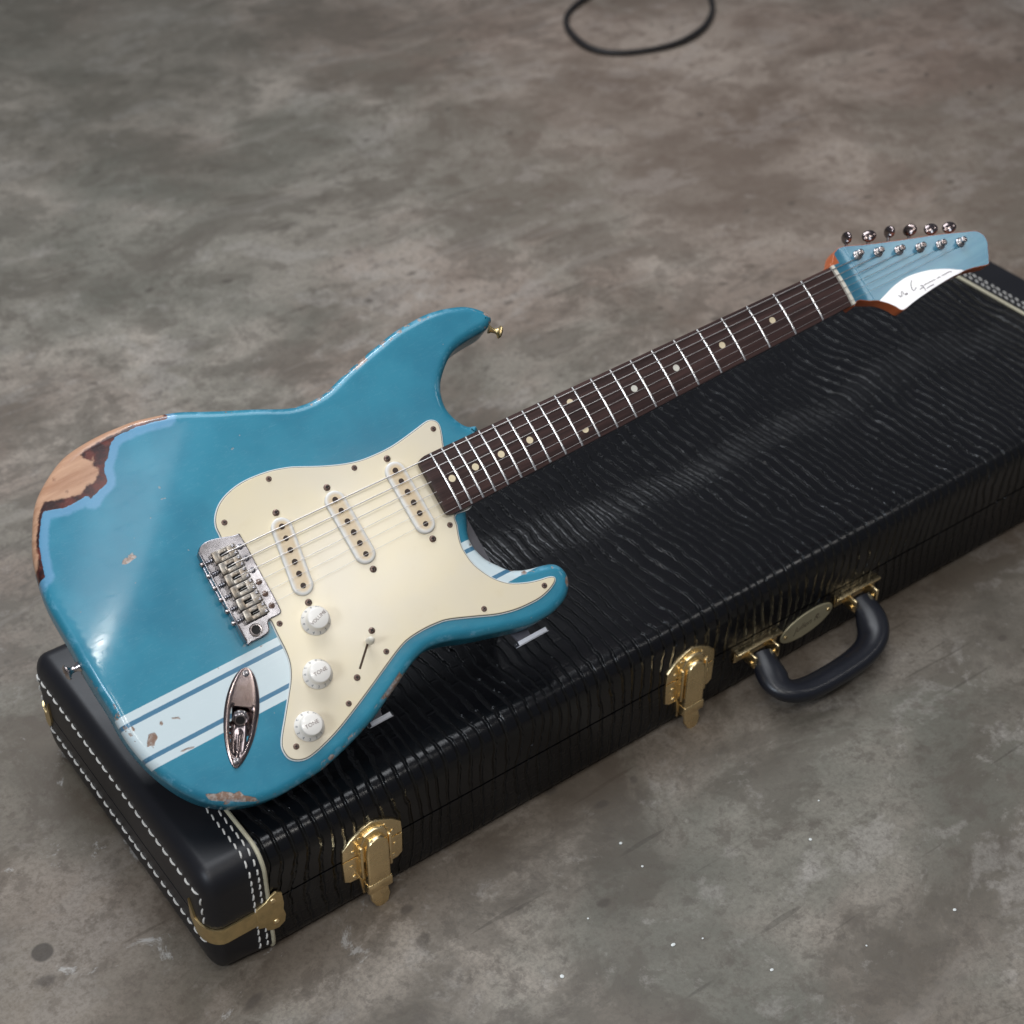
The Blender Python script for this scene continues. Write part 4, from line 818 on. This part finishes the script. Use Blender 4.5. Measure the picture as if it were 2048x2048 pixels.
for d in (3, 5, 7, 9, 15, 17, 19, 21, 12.1, 12.2):
    nf = int(d); x = (FX(nf) + FX(nf - 1)) / 2; y = {12.1: 12.2, 12.2: -12.2}.get(d, -0.5)
    y = y if nf != 12 else (14.0 if d == 12.1 else -14.0)
    m = MB(); m.lathe([(3.2, -0.5), (3.2, 0.06), (0.1, 0.07)], (x, y, -1.0 + crown(x, y)), (0, 0, 1), 24); o = m.build("dot_inlay", M_dot if nf > 11 or nf in (3, 5) else M_dot2, fb, f=GF)
# nut
mn = MB(); P = [(2.0, 21.6 * (-1 + 2 * k / 12)) for k in range(13)]; vs = []; fs = []
for xv, y in P: vs += [(0.2, y, -5), (4.2, y, -5), (4.2, y, 1.2 + crown(0, y)), (0.2, y, 1.7 + crown(0, y))]
for i in range(12):
    for k in range(4): fs.append((i * 4 + k, i * 4 + (k + 1) % 4, (i + 1) * 4 + (k + 1) % 4, (i + 1) * 4 + k))
fs.append((0, 1, 2, 3)); fs.append((48, 49, 50, 51)[::-1]); mn.add(vs, fs); mn.build("nut", M_bone, guitar, f=GF, angle=30)
# headstock
HZ = -8.0
ho_ = [(3.5, 21.2), (8, 24.5), (14, 31), (20, 34.5)] + HEAD[1:] + [(8, -20.8), (3.5, -20.6)]
HS = ccw(resample(ho_, 1.6, smooth=1))
def scoop(v):
    x, y, z = v
    k = sm((27.0 - x) / 24.0) if z > -16 else 0
    return (x, y, z + k * 4.2)
hm = plate(HS, HZ - 14.5, HZ, 0.5, 3, tf=scoop); del hm.f[-2]; hst = hm.build("headstock", M_amb, guitar, f=GF, angle=40)
# painted face as a fine sheet so the scoop behind the nut can dip
FI = inset(HS, 0.5); gx = np.array([(a, b) for a in np.arange(4, 188, 4.0) for b in np.arange(-50, 40, 4.0)]); gx = gx[sdist(gx[:, 0], gx[:, 1], FI) > 1.5]
nF = len(FI); co, ed, fc, *_ = geometry.delaunay_2d_cdt([Vector(p) for p in FI] + [Vector(p) for p in gx], [], [list(range(nF))], 1, 1e-5)
keep = []; amb_ = []
for f in fc:
    cx = np.mean([[co[i].x, co[i].y] for i in f], axis=0)
    amb_.append(1 if cx[0] < 16 and cx[1] > 22.0 else 0)
    a_ = (co[f[1]].x - co[f[0]].x) * (co[f[2]].y - co[f[0]].y) - (co[f[1]].y - co[f[0]].y) * (co[f[2]].x - co[f[0]].x)
    keep.append(tuple(f) if a_ > 0 else tuple(f)[::-1])
face = mk("painted_face", [GF(scoop((p.x, p.y, HZ))) for p in co], keep, M_head, hst, True); face.data.materials.append(M_amb); face.data.polygons.foreach_set('material_index', amb_)
dl = DECAL + [HEAD[i] for i in range(17, 25)] 
DP = ccw(resample([DECAL[i] for i in range(len(DECAL))] + [[124.8, -40.3], [105.4, -41.4], [85.6, -43.3], [69.6, -45.3], [54.2, -47.4], [48.2, -40.6], [42.7, -34.8], [36.8, -30.0]], 1.2, smooth=0))
dcl = plate(DP, HZ + 0.3, HZ + 0.7, 0.15, 1).build("white_inlay", M_decal, hst, f=GF)
mb = MB(); 
for s_ in SIG:
    P = resample(s_, 0.8, closed=False, smooth=1) if len(s_) > 2 else s_
    mb.tube([(p[0], p[1], HZ + 0.72) for p in P], 0.42, 5, rv=0.42)
mb.build("signature", M_sig, dcl, f=GF)
ring_pts = [(30.5 + 0.02 * abs(y), y) for y in np.linspace(34, -25.5, 14)]
mb = MB(); mb.tube([(p[0], p[1], HZ + 0.1) for p in ring_pts], 0.8, 6, rv=0.35); mb.build("scoop_ridge", simple("pale_ridge", (0.35, 0.60, 0.72), 0.25), hst, f=GF)
SNUT = [17.6 - 7.0 * i for i in range(6)]
for i, ((px, py), (kx, ky)) in enumerate(zip(POSTS, TK)):
    m = MB(); m.lathe([(5.0, 0), (5.0, 1.0), (4.3, 1.8), (3.4, 2.0), (3.1, 3.0), (2.5, 5.5), (3.0, 7.5), (3.2, 8.6), (2.6, 9.2), (1.2, 9.2), (1.1, 6.5)], (px, py, HZ + 0.2), (0, 0, 1), 20)
    tu = m.build("tuning_machine", M_nick, guitar, f=GF, angle=50)
    m = MB(); m.tube([(px + 3.2 * math.cos(t * 0.9), py + 3.2 * math.sin(t * 0.9), HZ + 3.0 + t * 0.09) for t in range(22)], 0.5, 5); m.build("string_winding", M_str, tu, f=GF)
    d = Vector((0.25, 1, 0)).normalized(); p0_ = Vector((px, py, HZ - 18)); p1_ = Vector((kx + 1, ky, -18.5)) + d * 1.0
    m = MB(); m.box(px - 7, px + 7, py - 9, py + 9, HZ - 21, HZ - 14.2, 1.2); m.build("gear_housing", M_tarn, tu, f=GF)
    m = MB(); m.tube([p0_ + d * 5, p1_], 1.6, 8); m.lathe([(3.4, 0), (2.6, 3)], p1_ - d * 8, d, 12); m.build("tuner_shaft", M_tarn, tu, f=GF)
    tw = (0.15, 1.25, 0.2, 0.7, 1.35, 1.3)[i]; wid = Vector((math.cos(tw) * -0.0 + math.sin(tw), 0, math.cos(tw)))
    # oval button
    A = d; B = (wid - A * wid.dot(A)).normalized(); Cn = A.cross(B); c0 = p1_ - A * 3.3; vs = []; fs = []; NA, NBt = 16, 7
    for a in range(NBt + 1):
        ph = -math.pi / 2 + math.pi * a / NBt
        for b2 in range(NA):
            th = 2 * math.pi * b2 / NA; vs.append(c0 + A * 6.0 * math.cos(ph) * math.cos(th) + B * 7.5 * math.cos(ph) * math.sin(th) + Cn * 2.6 * math.copysign(abs(math.sin(ph)) ** 0.7, math.sin(ph)))
    for a in range(NBt):
        for b2 in range(NA): fs.append((a * NA + b2, a * NA + (b2 + 1) % NA, (a + 1) * NA + (b2 + 1) % NA, (a + 1) * NA + b2))
    m = MB(); m.add(vs, fs); m.build("tuner_button", M_jack, tu, f=GF, angle=80)
# strings
GAU = [1.15, 0.9, 0.68, 0.46, 0.36, 0.30]
for i in range(6):
    r = GAU[i] / 2 * 1.08; ys_ = SY[i]; yn = SNUT[i]; px, py = POSTS[i]
    sz = BZ + 4.2 + (1.3 - abs(i - 2.5) * 0.35) + 1.3
    P = [(-663.0, ys_, BZ + 0.5), (-658.5, ys_, sz - 1.0), (-655.0, ys_, sz), (-652, ys_, sz + 0.1), (-647, ys_ * 0.995, sz + 0.1)]
    zn = 2.1 + crown(0, yn)
    for t in np.linspace(0.05, 1, 12): P.append((-647 + 649 * t, ys_ + (yn - ys_) * t, sz + 0.1 + (zn - sz - 0.1) * t))
    P.append((4.5, yn, zn - 0.1)); off = 3.2
    P.append((px - 1.0, py - off if i < 6 else py, HZ + 3.8))
    m = MB(); m.tube(P, r, 7); m.build("string", M_str, guitar, f=GF, angle=80)
# strap buttons
def button(c, ax, mat, sc=1.0):
    m = MB(); m.lathe([(4.8 * sc, 0), (4.2 * sc, 1.5), (2.9 * sc, 3), (2.8 * sc, 7), (4.5 * sc, 9), (7.0 * sc, 10), (7.3 * sc, 11), (5.5 * sc, 12.6), (2.0 * sc, 13.2), (1.6 * sc, 12.6)], c, ax, 24); m.build("strap_button", mat, guitar, f=GF, angle=50)
button((-799.0, 1.0, -33), (-1, 0, 0), M_nick, 0.95)
button((-334.5, 113.0, -33), (0.78, -0.62, 0), M_agold, 0.85)
# ================================================================== clear stand
st_loc = Vector((0.30, 0.13, H_ / 1000))
stand = thing("guitar_stand", "clear acrylic easel stand holding the blue guitar body above the case lid", "guitar stand", st_loc)
def SF(p): return tuple(gw(p) - st_loc)
plate([(-601, -155), (-590, -155), (-584, -108), (-462, -108), (-446, -155), (-434, -155), (-433, 40), (-455, 62), (-590, 62), (-604, 40)], -61.5, -57.5, 0.5, 2).build("back_plate", M_film, stand, f=SF)
for (xa, xb_) in ((-607, -583), (-454, -420)):
    m = MB(); m.box(xa, xb_, -155.5, -151.5, -55, -47.5, 0.8); lp = m.build("lip", M_clear, stand, f=SF)
    m = MB(); m.box(xa + 2.0, xb_ - 2.0, -155.4, -151.4, -47.9, -46.6, 0.3); m.box(xa + 0.6, xb_ - 0.6, -156.0, -155.55, -54.5, -48.5); m.build("sawn_edge", M_frost, lp, f=SF)
for xv in (-600, -446):
    a = gw((xv, -120, -61.6)); b_ = gw((xv, 45, -61.6)); vs = []
    for dx in (-0.002, 0.002):
        for p in ((a.x, a.y, a.z), (b_.x, b_.y, b_.z), (b_.x + 0.01, b_.y + 0.03, H_ / 1000 + 0.0003), (a.x, a.y + 0.01, H_ / 1000 + 0.0003)):
            vs.append((p[0] + dx - st_loc.x, p[1] - st_loc.y, p[2] - st_loc.z))
    mk("support_leg", vs, [(0, 1, 2, 3)[::-1], (4, 5, 6, 7), (0, 1, 5, 4), (1, 2, 6, 5), (2, 3, 7, 6), (3, 0, 4, 7)], M_clear, stand, False)
SC.render.engine = 'CYCLES'
